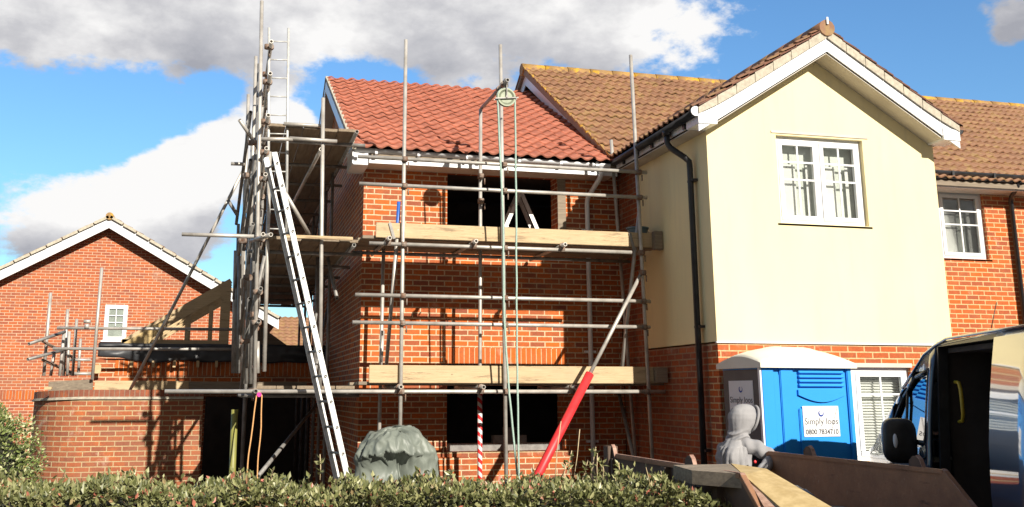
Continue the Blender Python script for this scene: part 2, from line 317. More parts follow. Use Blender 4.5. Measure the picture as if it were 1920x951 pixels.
# ------------------------------------------------------------------ helpers
class MB:
    def __init__(s): s.bm = bmesh.new(); s.uv = None
    def poly(s, pts):
        vs_ = [s.bm.verts.new(p) for p in pts]
        try: return s.bm.faces.new(vs_)
        except ValueError: return None
    def hexa(s, a):                       # 8 points: bottom 4 then top 4
        v = [s.bm.verts.new(p) for p in a]
        for q in ((3, 2, 1, 0), (4, 5, 6, 7), (0, 1, 5, 4), (1, 2, 6, 5), (2, 3, 7, 6), (3, 0, 4, 7)): s.bm.faces.new([v[i] for i in q])
        return s
    def box(s, x0, x1, y0, y1, z0, z1):
        x0, x1 = sorted((x0, x1)); y0, y1 = sorted((y0, y1)); z0, z1 = sorted((z0, z1))
        return s.hexa([(x0, y0, z0), (x1, y0, z0), (x1, y1, z0), (x0, y1, z0), (x0, y0, z1), (x1, y0, z1), (x1, y1, z1), (x0, y1, z1)])
    def beam(s, p, q, w, h, up=(0, 0, 1)):      # rectangular bar from p to q
        p = Vector(p); q = Vector(q); d = (q - p).normalized(); up = Vector(up)
        if abs(d.dot(up)) > .98: up = Vector((0, 1, 0))
        sx = d.cross(up).normalized() * w / 2; sz = sx.cross(d).normalized() * h / 2
        return s.hexa([p - sx - sz, p + sx - sz, q + sx - sz, q - sx - sz, p - sx + sz, p + sx + sz, q + sx + sz, q - sx + sz])
    def prism(s, pts, d):                 # closed polygon pts extruded along d
        d = Vector(d); a = [s.bm.verts.new(p) for p in pts]; b = [s.bm.verts.new(Vector(p) + d) for p in pts]
        n = len(pts); s.bm.faces.new(a); s.bm.faces.new(b[::-1])
        for i in range(n): s.bm.faces.new([a[(i + 1) % n], a[i], b[i], b[(i + 1) % n]])
        return s
    def tube(s, pts, r, n=8, cap=True, radii=None):
        pts = [Vector(p) for p in pts]; rings = []
        prev = None
        for i, p in enumerate(pts):
            d = (pts[min(i + 1, len(pts) - 1)] - pts[max(i - 1, 0)]).normalized()
            if prev is None: a = d.orthogonal().normalized()
            else: a = (prev - d * prev.dot(d)).normalized()
            prev = a; b = d.cross(a); rr = radii[i] if radii else r
            rings.append([s.bm.verts.new(p + (a * math.cos(t) + b * math.sin(t)) * rr) for t in [2 * PI * k / n for k in range(n)]])
        for i in range(len(rings) - 1):
            for k in range(n):
                f = s.bm.faces.new([rings[i][k], rings[i][(k + 1) % n], rings[i + 1][(k + 1) % n], rings[i + 1][k]]); f.smooth = True
        if cap: s.bm.faces.new(rings[0][::-1]); s.bm.faces.new(rings[-1])
        return s
    def pipe(s, p, q, r=.0242, n=10, wall=.006):          # hollow open-ended tube
        p = Vector(p); q = Vector(q); d = (q - p).normalized(); a = d.orthogonal().normalized(); b = d.cross(a)
        R = []
        for c, rr in ((p + d * .05, r - wall), (p, r - wall), (p, r), (q, r), (q, r - wall), (q - d * .05, r - wall)):
            R.append([s.bm.verts.new(c + (a * math.cos(2 * PI * k / n) + b * math.sin(2 * PI * k / n)) * rr) for k in range(n)])
        for i in range(5):
            for k in range(n):
                f = s.bm.faces.new([R[i][k], R[i][(k + 1) % n], R[i + 1][(k + 1) % n], R[i + 1][k]]); f.smooth = i == 2
        s.bm.faces.new(R[0]); s.bm.faces.new(R[5][::-1])
        return s
    def ball(s, c, rx, ry=None, rz=None, seg=14, fn=None):
        ry = ry or rx; rz = rz or rx; c = Vector(c)
        r = bmesh.ops.create_uvsphere(s.bm, u_segments=seg, v_segments=max(6, seg // 2 + 2), radius=1)
        for v in r['verts']:
            k = fn(v.co.copy()) if fn else 1
            v.co = c + Vector((v.co.x * rx, v.co.y * ry, v.co.z * rz)) * k
        for v in r['verts']:
            for f in v.link_faces: f.smooth = True
        return s
    def build(s, name, mat, parent=None, bevel=0, fixn=True):
        if bevel:
            bmesh.ops.remove_doubles(s.bm, verts=s.bm.verts, dist=1e-5)
            bmesh.ops.bevel(s.bm, geom=[e for e in s.bm.edges if len(e.link_faces) == 2 and e.calc_face_angle(0) > .5], offset=bevel, segments=2, affect='EDGES')
        if fixn: bmesh.ops.recalc_face_normals(s.bm, faces=s.bm.faces)
        L = Vector((0, 0, 0)); q = parent
        while q is not None: L += q.location; q = q.parent
        for v in s.bm.verts: v.co -= L
        me = bpy.data.meshes.new(name); s.bm.to_mesh(me); s.bm.free()
        o = bpy.data.objects.new(name, me); COL.objects.link(o)
        mats = mat if isinstance(mat, list) else [mat]
        for m in mats: me.materials.append(m)
        if parent is not None: o.parent = parent
        return o
def tag(o, label=None, cat=None, group=None, kind=None):
    if label: o['label'] = label
    if cat: o['category'] = cat
    if group: o['group'] = group
    if kind: o['kind'] = kind
    return o
def thing(name, loc, label, cat, group=None):
    o = bpy.data.objects.new(name, None); COL.objects.link(o); o.location = loc; o.empty_display_size = .2
    return tag(o, label, cat, group)
def copy_tree(o, dloc=(0, 0, 0), parent=None):
    c = o.copy(); COL.objects.link(c); c.parent = parent
    if parent is None: c.location = o.location + Vector(dloc)
    for ch in [k for k in bpy.data.objects if k.parent == o]: copy_tree(ch, parent=c)
    return c
def wallgrid(mb, fixed, a0, a1, z0, z1, holes=(), axis='x', thick=.10):
    """wall with openings; fixed=(outer, ) coordinate of its outer face, thickness away from it"""
    f0 = fixed; f1 = fixed + thick
    xs = sorted({a0, a1, *[h[0] for h in holes], *[h[1] for h in holes]}); zs = sorted({z0, z1, *[h[2] for h in holes], *[h[3] for h in holes]})
    xs = [x for x in xs if a0 <= x <= a1]; zs = [z for z in zs if z0 <= z <= z1]
    def solid(i, j):
        if i < 0 or j < 0 or i >= len(xs) - 1 or j >= len(zs) - 1: return False
        cx = (xs[i] + xs[i + 1]) / 2; cz = (zs[j] + zs[j + 1]) / 2
        return not any(h[0] < cx < h[1] and h[2] < cz < h[3] for h in holes)
    def P(a, f, z): return (a, f, z) if axis == 'x' else (f, a, z)
    for i in range(len(xs) - 1):
        for j in range(len(zs) - 1):
            if not solid(i, j): continue
            x0_, x1_, z0_, z1_ = xs[i], xs[i + 1], zs[j], zs[j + 1]
            for f in (f0, f1): mb.poly([P(x0_, f, z0_), P(x1_, f, z0_), P(x1_, f, z1_), P(x0_, f, z1_)])
            if not solid(i - 1, j): mb.poly([P(x0_, f0, z0_), P(x0_, f1, z0_), P(x0_, f1, z1_), P(x0_, f0, z1_)])
            if not solid(i + 1, j): mb.poly([P(x1_, f0, z0_), P(x1_, f1, z0_), P(x1_, f1, z1_), P(x1_, f0, z1_)])
            if not solid(i, j - 1): mb.poly([P(x0_, f0, z0_), P(x1_, f0, z0_), P(x1_, f1, z0_), P(x0_, f1, z0_)])
            if not solid(i, j + 1): mb.poly([P(x0_, f0, z1_), P(x1_, f0, z1_), P(x1_, f1, z1_), P(x0_, f1, z1_)])
    bmesh.ops.remove_doubles(mb.bm, verts=mb.bm.verts, dist=1e-5)
    return mb
def pantiles(name, mat, parent, e0, along, upv, width, length, roll, gauge, amp, seg=8, lift=.03, profile='s', wob=.004, tilew=None, clip=None):
    """real pantile slope: wavy across, stepped at each course"""
    bm = bmesh.new(); uvl = bm.loops.layers.uv.new('UVMap')
    e0 = Vector(e0); along = Vector(along).normalized(); upv = Vector(upv).normalized(); nrm = along.cross(upv).normalized()
    if nrm.z < 0: nrm = -nrm
    n = int(width / roll * seg); nc = int(math.ceil(length / gauge)); tilew = tilew or roll
    def prof(t):
        t %= 1.0
        if profile == 's':      # flat pan and tall round roll
            return amp * (.5 + .5 * math.cos(2 * PI * (t - .3))) ** 1.4
        return amp * (math.sin(PI * (t - .62) / .38) if t > .62 else .0)
    for j in range(nc):
        s0 = j * gauge; s1 = min(s0 + gauge, length)
        if s1 <= s0: break
        rows = [[], [], []]
        for i in range(n + 1):
            a = i * width / n; k = math.floor(a / tilew)
            jit = noise.noise(Vector((k * 3.7, j * 5.1, 1.3))) * wob * 2; js = noise.noise(Vector((k * 2.1, j * 7.7, 9))) * .008
            h = prof(a / roll) + jit
            b = e0 + along * a
            rows[0].append(bm.verts.new(b + upv * (s0 + js - .03) + nrm * (h + lift - .022)))
            rows[1].append(bm.verts.new(b + upv * (s0 + js - .03) + nrm * (h + lift)))
            rows[2].append(bm.verts.new(b + upv * s1 + nrm * (h)))
        for i in range(n):
            a = (i + .5) * width / n
            if clip and not clip(e0 + along * a + upv * (s0 + s1) / 2): continue
            for r in (0, 1):
                f = bm.faces.new([rows[r][i], rows[r][i + 1], rows[r + 1][i + 1], rows[r + 1][i]])
                f.smooth = (r == 1)
                for lp in f.loops: lp[uvl].uv = (a / tilew, j + .5)
    L = Vector((0, 0, 0)); q = parent
    while q is not None: L += q.location; q = q.parent
    bmesh.ops.delete(bm, geom=[v for v in bm.verts if not v.link_faces], context='VERTS')
    for v in bm.verts: v.co -= L
    for f in bm.faces:
        if f.normal.dot(nrm) < 0 and f.smooth: f.normal_flip()
    me = bpy.data.meshes.new(name); bm.to_mesh(me); bm.free(); me.materials.append(mat)
    o = bpy.data.objects.new(name, me); COL.objects.link(o); o.parent = parent
    return o
def casement(house, x0, x1, z0, z1, y, leaves=2, label=None, sill=True, bars=(1, 2), blind='panel', reveal=.07):
    """a white window in a wall facing -y; y = outer face of its frame"""
    fr = MB(); t = .05; d = .07
    fr.box(x0, x1, y, y + d, z0, z0 + t).box(x0, x1, y, y + d, z1 - t, z1).box(x0, x0 + t, y, y + d, z0 + t, z1 - t).box(x1 - t, x1, y, y + d, z0 + t, z1 - t)
    ix0, ix1 = x0 + t, x1 - t
    w = (ix1 - ix0) / leaves
    for i in range(1, leaves): fr.box(ix0 + w * i - .02, ix0 + w * i + .02, y, y + d, z0 + t, z1 - t)
    win = fr.build('window', M['white'], house)
    if label: win['label'] = label
    for i in range(leaves):
        a = ix0 + w * i + (.02 if i else 0); b = ix0 + w * (i + 1) - (.02 if i < leaves - 1 else 0)
        s = MB(); st = .055; zz0, zz1 = z0 + t, z1 - t; yy = y - .012
        s.box(a, b, yy, yy + .05, zz0, zz0 + st).box(a, b, yy, yy + .05, zz1 - st, zz1).box(a, a + st, yy, yy + .05, zz0 + st, zz1 - st).box(b - st, b, yy, yy + .05, zz0 + st, zz1 - st)
        s.build('casement', M['white'], win, bevel=.004)
        g = MB(); ga, gb, gz0, gz1 = a + st, b - st, zz0 + st, zz1 - st
        g.box(ga, gb, yy + .02, yy + .026, gz0, gz1); g.build('pane', M['glass'], win)
        br = MB(); hh = gz1 - gz0
        if bars[0]: 
            xm = (ga + gb) / 2; br.box(xm - .011, xm + .011, yy + .008, yy + .018, gz1 - hh * bars[2] if len(bars) > 2 else gz0, gz1)
        for k in range(bars[1]):
            zc = gz1 - hh * (.24 + .25 * k); br.box(ga, gb, yy + .007, yy + .019, zc - .011, zc + .011)
        br.build('glazing_bar', M['white'], win)
    if blind == 'panel':
        for i in range(leaves):
            a = ix0 + w * i; MB().box(a + .06, a + w * .50, y + .085, y + .09, z0 + .05, z1 - (z1 - z0) * .30).build('curtain', M['blind'], win); MB().box(a + w * .76, a + w * .84, y + .085, y + .09, z0 + .05, z1 - (z1 - z0) * .30).build('curtain', M['blind'], win)
    elif blind == 'slats':
        bl = MB(); z = z0 + .08
        while z < z1 - .05:
            bl.hexa([(ix0, y + .10, z), (ix1, y + .10, z), (ix1, y + .125, z + .016), (ix0, y + .125, z + .016), (ix0, y + .10, z + .002), (ix1, y + .10, z + .002), (ix1, y + .125, z + .018), (ix0, y + .125, z + .018)]); z += .032
        bl.build('blind', M['blind'], win)
    MB().box(ix0, ix1, y + .13, y + .135, z0 + .05, z1 - .05).build('pane_backing', M['backing'], win) if blind else None  # added panel standing in for the lit room behind the panes
    if sill: MB().box(x0 - .05, x1 + .05, y - .06, y + .05, z0 - .035, z0 - .001).build('sill', M['white'], win, bevel=.005)
    return win

# ------------------------------------------------------------------ ground
g = MB(); g.box(-400, 400, -60, 900, -.3, 0); tag(g.build('ground', M['concrete']), kind='structure')
g = MB(); g.box(3.0, 30, -40, 9.0, .004, .008); tag(g.build('road', M['tarmac']), kind='structure')

# ------------------------------------------------------------------ new house
XL, XF, YW = 1.707, 5.414, 13.2
nh = thing('brick_house', (XL, YW, 0), 'red brick house shell under construction with new orange pantile roof behind the scaffolding', 'house')
holes = [(2.870, 4.478, 4.02, 4.90), (2.880, 4.520, 1.10, 2.235)]
w = MB(); wallgrid(w, YW, XL, 5.40, 0, 4.905, holes, 'x', .30); w.build('front_wall', M['brick'], nh)
w = MB(); y1 = 21.0
w.prism([(XL, YW + .3005, 0), (XL, y1, 0), (XL, y1, 4.92), (XL, 17.1, 7.24), (XL, YW + .3005, 5.1)], (.28, 0, 0)); w.build('side_wall', M['brick_y'], nh)
w = MB(); w.box(XL + .3, 5.40, y1 - .3, y1 - .02, 0, 5.0); w.build('back_wall', M['brick'], nh)
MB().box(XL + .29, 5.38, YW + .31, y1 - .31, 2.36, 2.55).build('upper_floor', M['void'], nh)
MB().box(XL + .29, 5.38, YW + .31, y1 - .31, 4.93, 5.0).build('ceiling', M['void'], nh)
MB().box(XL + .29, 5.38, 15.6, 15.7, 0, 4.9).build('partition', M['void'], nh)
# blockwork inside the right jamb of upper window, inner leaf below lower window
MB().box(4.479, 4.60, YW - .004, YW - .001, 4.02, 4.90).build('jamb', M['timber_grey'], nh)
MB().box(2.89, 4.51, YW + .12, YW + .25, 1.101, 1.20).build('inner_leaf', M['block'], nh)
for k in range(3): MB().box(3.55 + .16 * k, 3.69 + .16 * k, YW + .1, YW + .24, 1.201, 1.30 + (.1 if k == 1 else 0)).build('loose_block', M['block'], nh)
MB().box(2.86, 4.55, YW - .004, YW + .05, 2.236, 2.452).build('soldier_course', M['brick_soldier'], nh)
MB().box(2.80, 4.60, YW - .008, YW + .05, 2.222, 2.2355).build('lintel', M['black'], nh)
s = MB(); s.box(2.74, 4.57, YW - .05, YW + .04, 1.035, 1.098); s.build('sill', M['brick_garden'], nh)
MB().box(2.70, 4.62, YW - .10, YW - .001, .2, 1.034).build('projecting_plinth', M['brick'], nh)
# roof
RS = (7.37 - 5.02) / (17.1 - 12.68)
rf = MB(); rf.prism([(1.52, 12.74, 4.98), (1.52, 17.1, 7.30), (1.52, 21.46, 4.98), (1.52, 21.46, 4.93), (1.52, 17.1, 7.24), (1.52, 12.74, 4.93)], (3.89, 0, 0))
roof = rf.build('roof', M['timber_grey'], nh)
L1 = math.hypot(17.1 - 12.68, 7.37 - 5.02)
pantiles('pantiles', M['tile_new'], roof, (1.50, 12.66, 5.01), (1, 0, 0), (0, 17.1 - 12.68, 7.37 - 5.02), 3.92, L1, .192, .27, .036, 10, lift=.034)
pantiles('pantiles', M['tile_new'], roof, (1.50, 21.54, 5.01), (1, 0, 0), (0, -(17.1 - 12.68), 7.37 - 5.02), 3.92, L1, .196, .27, .038, 6)
vg = MB()
for sgn in (1, -1):          # verge: undercloak and mortar bedding under the edge tiles
    ye = 12.66 if sgn == 1 else 21.54
    n = 16
    for k in range(n):
        a = k / n; b = (k + .93) / n
        p = Vector((1.50, ye + (17.1 - ye) * a, 5.01 + 2.36 * a)); q = Vector((1.50, ye + (17.1 - ye) * b, 5.01 + 2.36 * b + .012))
        vg.beam(p + Vector((0, 0, .0)), q + Vector((0, 0, .0)), .05, .045)
vg.build('verge_mortar', M['mortar'], roof)
bb = MB(); d0 = .165
for (ya, yb) in ((12.72, 17.1), (21.48, 17.1)):
    za = 4.975; zb = 7.30
    bb.prism([(1.485, ya, za), (1.485, yb, zb), (1.485, yb, zb - d0 - .02), (1.485, ya, za - d0)], (.02, 0, 0))
bb.build('bargeboard', M['white'], nh)
so_ = MB(); so_.prism([(1.506, 12.74, 4.845), (1.506, 17.1, 7.15), (1.506, 21.46, 4.845), (1.506, 21.46, 4.835), (1.506, 17.1, 7.14), (1.506, 12.74, 4.835)], (.20, 0, 0)); so_.build('verge_soffit', M['soffit'], nh)
bx = MB(); bx.prism([(1.483, 12.735, 4.99), (1.483, 12.735, 4.80), (1.483, YW + .12, 4.80), (1.483, YW + .12, 5.06)], (.222, 0, 0)); bx.build('box_end', M['white'], nh, bevel=.004)
MB().box(1.706, 5.2, 12.80, 12.822, 4.845, 4.99).build('fascia', M['white'], nh)
MB().box(1.706, 5.2, 12.823, YW - .001, 4.85, 4.86).build('soffit', M['soffit'], nh)
def half_gutter(mb, p, q, r=.056, up=Vector((0, 0, 1)), n=8):
    p = Vector(p); q = Vector(q); d = (q - p).normalized(); sx = d.cross(up).normalized()
    ring = []
    for rr in (r, r - .006):
        for c in (p, q): ring.append([mb.bm.verts.new(c + sx * rr * math.cos(t) - up * rr * math.sin(t)) for t in [PI * k / n for k in range(n + 1)]])
    o0, o1, i0, i1 = ring
    for k in range(n):
        f = mb.bm.faces.new([o0[k], o0[k + 1], o1[k + 1], o1[k]]); f.smooth = True
        f = mb.bm.faces.new([i0[k], i1[k], i1[k + 1], i0[k + 1]]); f.smooth = True
        mb.bm.faces.new([o0[k], i0[k], i0[k + 1], o0[k + 1]]); mb.bm.faces.new([o1[k], o1[k + 1], i1[k + 1], i1[k]])
    for k in (0, n): mb.bm.faces.new([o0[k], o1[k], i1[k], i0[k]])
    mb.bm.faces.new(o0[::-1]) ; mb.bm.faces.new(o1)
gt = MB(); half_gutter(gt, (1.50, 12.742, 5.018), (5.10, 12.742, 4.99), .055)
gu = gt.build('gutter', M['white'], nh)
for xx in (1.78, 2.35, 3.02, 3.2, 3.75, 4.35, 4.88): MB().prism([(xx, 12.683, 5.012), (xx, 12.683, 4.95), (xx, 12.72, 4.925), (xx, 12.78, 4.925), (xx, 12.799, 4.99)], (.035 if xx != 3.02 else .02, 0, 0)).build('gutter_bracket', M['white'], gu)
dp = MB(); dp.tube([(4.98, 12.745, 4.93), (4.98, 12.745, 4.86), (4.97, 12.80, 4.80), (4.90, 13.10, 4.58), (4.90, 13.14, 4.5), (4.90, 13.14, 4.4), (4.90, 13.14, .2)], .034, 12)
dpo = dp.build('downpipe', M['white'], nh)
for z in (4.10, 2.4, 1.2): MB().box(4.82, 4.98, 13.14, 13.198, z, z + .03).build('pipe_clip', M['white'], dpo)

# ------------------------------------------------------------------ old house (cream projecting bay + main range)
YB, XR = 10.43, 8.532
oh = thing('rendered_house', (XF, YB, 0), 'finished house with cream rendered gable over red brick and a weathered brown tiled roof', 'house')
BC = 6.93                                 # gable centre
hz = [(6.332, 7.521, 3.833, 4.912)]
r0 = MB(); wallgrid(r0, YB, XF, XR, 2.43, 4.93, [(hz[0][0], hz[0][1], hz[0][2], hz[0][3])], 'x', .25)
r0.prism([(XF, YB, 4.93), (XR, YB, 4.93), (BC + .05, YB, 5.98)], (0, .25, 0)); 
r0.box(XF, XF + .25, YB + .2505, 12.45, 2.43, 4.95); r0.box(XR - .25, XR, YB + .2505, YW, 2.43, 4.95)
r0.build('rendered_wall', M['cream'], oh)
MB().box(6.27, 7.60, YB - .012, YB - .001, 4.935, 4.962).build('render_bead', M['soffit'], oh)
MB().box(XF - .012, XR + .012, YB - .014, YB + .02, 2.413, 2.4295).build('bell_bead', M['white'], oh)
lo = MB(); wallgrid(lo, YB + .012, XF + .012, XR - .012, 0, 2.412, [(6.45, 7.92, 1.09, 2.15)], 'x', .25); lo.build('brick_wall', M['brick_old'], oh)
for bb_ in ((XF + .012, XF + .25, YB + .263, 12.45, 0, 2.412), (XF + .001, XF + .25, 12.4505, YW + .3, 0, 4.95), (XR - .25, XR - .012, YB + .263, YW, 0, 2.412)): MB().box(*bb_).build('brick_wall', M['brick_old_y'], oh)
MB().box(6.43, 7.94, YB + .004, YB + .06, 2.151, 2.20).build('lintel', M['soffit'], oh)
rm = MB(); wallgrid(rm, YW, XR, 22, 0, 5.0, [(10.05, 11.643, 3.915, 5.0)], 'x', .25); rm.build('brick_wall', M['brick_old'], oh)
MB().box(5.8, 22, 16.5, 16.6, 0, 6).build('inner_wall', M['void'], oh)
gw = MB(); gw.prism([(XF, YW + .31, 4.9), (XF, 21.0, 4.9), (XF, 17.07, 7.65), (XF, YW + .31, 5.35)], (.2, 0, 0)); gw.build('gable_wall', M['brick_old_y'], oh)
casement(oh, 6.332, 7.521, 3.833, 4.912, YB + .06, 2, 'upstairs window with white curtains in the cream gable', bars=(1, 2))
casement(oh, 6.45, 7.92, 1.09, 2.15, YB + .07, 2, 'ground floor window with slatted white blinds', bars=(1, 1), blind='slats')
casement(oh, 10.05, 11.643, 3.915, 5.0, YW + .06, 2, 'upstairs window in the brick wall to the right', bars=(1, 2))
# bay roof
EZ = 5.115; RZ = 6.235; YV = 10.12; HALF = 1.76
slope = (RZ - EZ) / HALF
br_ = MB()
br_.prism([(BC - HALF, YV + .03, EZ - .03), (BC, YV + .03, RZ - .03), (BC + HALF, YV + .03, EZ - .03), (BC + HALF, YV + .03, EZ - .09), (BC, YV + .03, RZ - .09), (BC - HALF, YV + .03, EZ - .09)], (0, 4.6, 0))
bro = br_.build('roof', M['timber_grey'], oh); bro['label'] = 'tiled roof of the projecting gable'
Ls = math.hypot(HALF, RZ - EZ)
mainz = lambda y: 5.10 + (7.87 - 5.10) / (17.07 - 12.75) * (y - 12.75)
pantiles('roof_tiles', M['tile_old'], bro, (BC - HALF - .02, YV, EZ - .03), (0, 1, 0), (HALF, 0, RZ - EZ), 4.6, Ls, .15, .24, .036, 6, lift=.03, tilew=.3, clip=lambda p: p.z > mainz(p.y) - .12)
pantiles('roof_tiles', M['tile_old'], bro, (BC + HALF + .02, YV, EZ - .03), (0, 1, 0), (-HALF, 0, RZ - EZ), 4.6, Ls, .15, .24, .036, 6, lift=.03, tilew=.3, clip=lambda p: p.z > mainz(p.y) - .12)
def bell(t):            # bell-cast foot of the verge
    return .045 * max(0, 1 - t / .28) ** 2
for sg in (-1, 1):
    wb = MB(); N = 14; top = []; bot = []
    for k in range(N + 1):
        t = k / N; x = BC + sg * HALF * (1 - t); zt = EZ - .02 + (RZ - EZ) * t - .125 + bell(t); top.append((x, YV + .012, zt)); 
        bot.append((x, YV + .012, zt - .165 - bell(t) * .9))
    for k in range(N): wb.prism([top[k], top[k + 1], bot[k + 1], bot[k]], (0, .022, 0))
    bmesh.ops.remove_doubles(wb.bm, verts=wb.bm.verts, dist=1e-4)
    wb.build('bargeboard', M['white'], oh)
    mo = MB()
    for k in range(7):
        a = k / 7; b = min(1, (k + .97) / 7)
        za = EZ - .02 + (RZ - EZ) * a - .125 + bell(a); zb = EZ - .02 + (RZ - EZ) * b - .125 + bell(b)
        xa = BC + sg * HALF * (1 - a); xb = BC + sg * HALF * (1 - b)
        mo.prism([(xa, YV - .012, za + .002), (xb, YV - .012, zb + .002), (xb, YV - .012, zb + .108), (xa, YV - .012, za + .122 - bell(a))], (0, .05, 0))
    mo.build('verge_mortar', M['mortar'], bro)
    te = MB()
    for k in range(8):
        a = k / 8; b = (k + 1.05) / 8
        za = EZ - .02 + (RZ - EZ) * a + .012; zb = EZ - .02 + (RZ - EZ) * min(b, 1) - .012
        xa = BC + sg * HALF * (1 - a); xb = BC + sg * HALF * (1 - min(b, 1))
        te.prism([(xa, YV - .02, za), (xb, YV - .02, zb), (xb, YV - .02, zb + .018), (xa, YV - .02, za + .02)], (0, .08, 0))
    te.build('edge_tile', M['tile_edge'], bro)
    # boxed end
    bxx = MB(); xa = BC + sg * (HALF + .005); xb = BC + sg * (HALF - .235)
    bxx.prism([(xa, YV - .001, 4.90), (xb, YV - .001, 4.905), (xb, YV - .001, 5.055), (xa, YV - .001, 5.035)], (0, .32 if sg < 0 else .3, 0)); bxx.build('box_end', M['white'], oh, bevel=.003)
vs2 = MB()
for sg in (-1, 1):
    vs2.prism([(BC + sg * (HALF - .2), YV + .036, EZ - .20), (BC, YV + .036, RZ - .325), (BC, YV + .036, RZ - .335), (BC + sg * (HALF - .2), YV + .036, EZ - .21)], (0, YB - YV - .037, 0))
vs2.build('verge_soffit', M['soffit'], oh)
rt = MB()
for k in range(11):
    y0_ = YV - .03 + k * .42
    rt.tube([(BC, y0_, RZ - .02), (BC, y0_ + .41, RZ - .025)], .105, 12)
rt.build('ridge_tile', M['tile_old'], bro)
MB().box(BC - .012, BC + .012, YV - .05, YV - .031, RZ + .02, RZ + .11).build('ridge_clip', M['white'], bro)
# flank eaves
MB().box(5.195, 5.213, YV + .32, 12.72, 4.93, 5.08).build('fascia', M['white'], oh)
MB().box(5.214, XF - .001, YV + .32, 12.8, 4.90, 4.912).build('soffit', M['soffit'], oh)
gt = MB(); half_gutter(gt, (5.14, YV + .02, 5.05), (5.14, 12.62, 5.02), .062); go = gt.build('gutter', M['black_gutter'], oh); go['label'] = 'black gutter along the flank of the cream gable'
MB().tube([(5.14, YV + .005, 5.045), (5.14, YV + .02, 5.045)], .06, 12).build('gutter_end', M['white'], go)
for k in range(5): MB().box(5.165, 5.19, 10.5 + k * .47, 10.55 + k * .47, 4.93, 5.02).build('gutter_bracket', M['black_gutter'], go)
dpx = MB(); dpx.tube([(5.14, 10.93, 5.0), (5.14, 10.93, 4.86), (5.17, 10.90, 4.79), (5.30, 10.80, 4.66), (5.345, 10.77, 4.60), (5.35, 10.77, 4.5), (5.35, 10.77, .1)], .037, 12)
d_ = dpx.build('downpipe', M['black_gutter'], oh)
for z in (4.35, 2.6, 1.2): MB().box(5.34, 5.413, 10.70, 10.84, z, z + .03).build('pipe_clip', M['black_gutter'], d_)
MB().tube([(5.14, 10.93, 4.95), (5.14, 10.93, 5.03)], .055, 12).build('gutter_outlet', M['black_gutter'], go)
# right eave of the bay, then the main range
MB().box(8.64, 8.66, YV + .32, YW - .5, 4.93, 5.08).build('fascia', M['white'], oh)
gt = MB(); half_gutter(gt, (8.71, YV + .02, 5.05), (8.71, 12.6, 5.02), .062); go = gt.build('gutter', M['black_gutter'], oh); go['label'] = 'black gutter on the far side of the cream gable'
mr_ = MB(); mr_.prism([(5.17, 12.78, 5.06), (5.17, 17.07, 7.80), (5.17, 21.4, 5.06), (5.17, 21.4, 4.98), (5.17, 17.07, 7.72), (5.17, 12.78, 4.98)], (17, 0, 0))
mro = mr_.build('roof', M['timber_grey'], oh); mro['label'] = 'main weathered brown tiled roof with lichen on its ridge'
Lm = math.hypot(17.07 - 12.75, 7.87 - 5.10); bayz = lambda x: EZ + slope * (HALF - abs(x - BC)) if abs(x - BC) < HALF else -9
pantiles('roof_tiles', M['tile_old'], mro, (5.13, 12.75, 5.08), (1, 0, 0), (0, 17.07 - 12.75, 7.87 - 5.10), 17.0, Lm, .15, .30, .034, 6, lift=.034, tilew=.3, wob=.006, clip=lambda p: p.z > bayz(p.x) - .15)
MB().prism([(5.13, 21.45, 5.06), (5.13, 17.07, 7.85), (5.13, 17.07, 7.82), (5.13, 21.45, 5.03)], (17, 0, 0)).build('back_slope', M['tile_old'], mro)
rt = MB()
for k in range(38): rt.tube([(5.12 + k * .45, 17.07, 7.80), (5.12 + k * .45 + .44, 17.07, 7.793)], .12, 10)
rt.build('ridge_tile', M['lichen_ridge'], mro)
bb = MB()
for ya, yb in ((12.76, 17.07), (21.4, 17.07)): bb.prism([(5.20, ya, 4.985), (5.20, yb, 7.715), (5.20, yb, 7.50), (5.20, ya, 4.83)], (.02, 0, 0))
bb.build('bargeboard', M['white'], oh)
bb = MB()
for ya, yb in ((12.76, 17.07), (21.4, 17.07)): bb.prism([(5.145, ya, 5.08), (5.145, yb, 7.85), (5.145, yb, 7.722), (5.145, ya, 4.99)], (.025, 0, 0))
bb.build('undercloak', M['timber_grey'], mro)
vl = MB()
for k in range(18):
    a = k / 18; vl.beam((5.15, 12.75 + 4.32 * a, 5.10 + 2.77 * a), (5.15, 12.75 + 4.32 * (a + .04), 5.10 + 2.77 * (a + .04) + .015), .05, .03)
vl.build('verge_lichen', M['lichen_ridge'], mro)
MB().box(8.74, 22, 12.84, 12.862, 4.965, 5.13).build('fascia', M['white'], oh)
MB().box(8.74, 22, 12.863, YW - .001, 4.965, 4.98).build('soffit', M['soffit'], oh)
gt = MB(); half_gutter(gt, (8.75, 12.77, 5.20), (22, 12.77, 5.18), .06); go = gt.build('gutter', M['black_gutter'], oh); go['label'] = 'black gutter over the brick wall at the right'
for k in range(8): MB().box(10.7 + k * .75, 10.74 + k * .75, 12.70, 12.835, 5.10, 5.2).build('gutter_bracket', M['black_gutter'], go)
dpx = MB(); dpx.tube([(11.95, 12.77, 5.15), (11.95, 12.80, 5.03), (12.05, 13.05, 4.92), (12.10, 13.13, 4.85), (12.10, 13.13, .1)], .036, 12); dpx.build('downpipe', M['black_gutter'], oh)

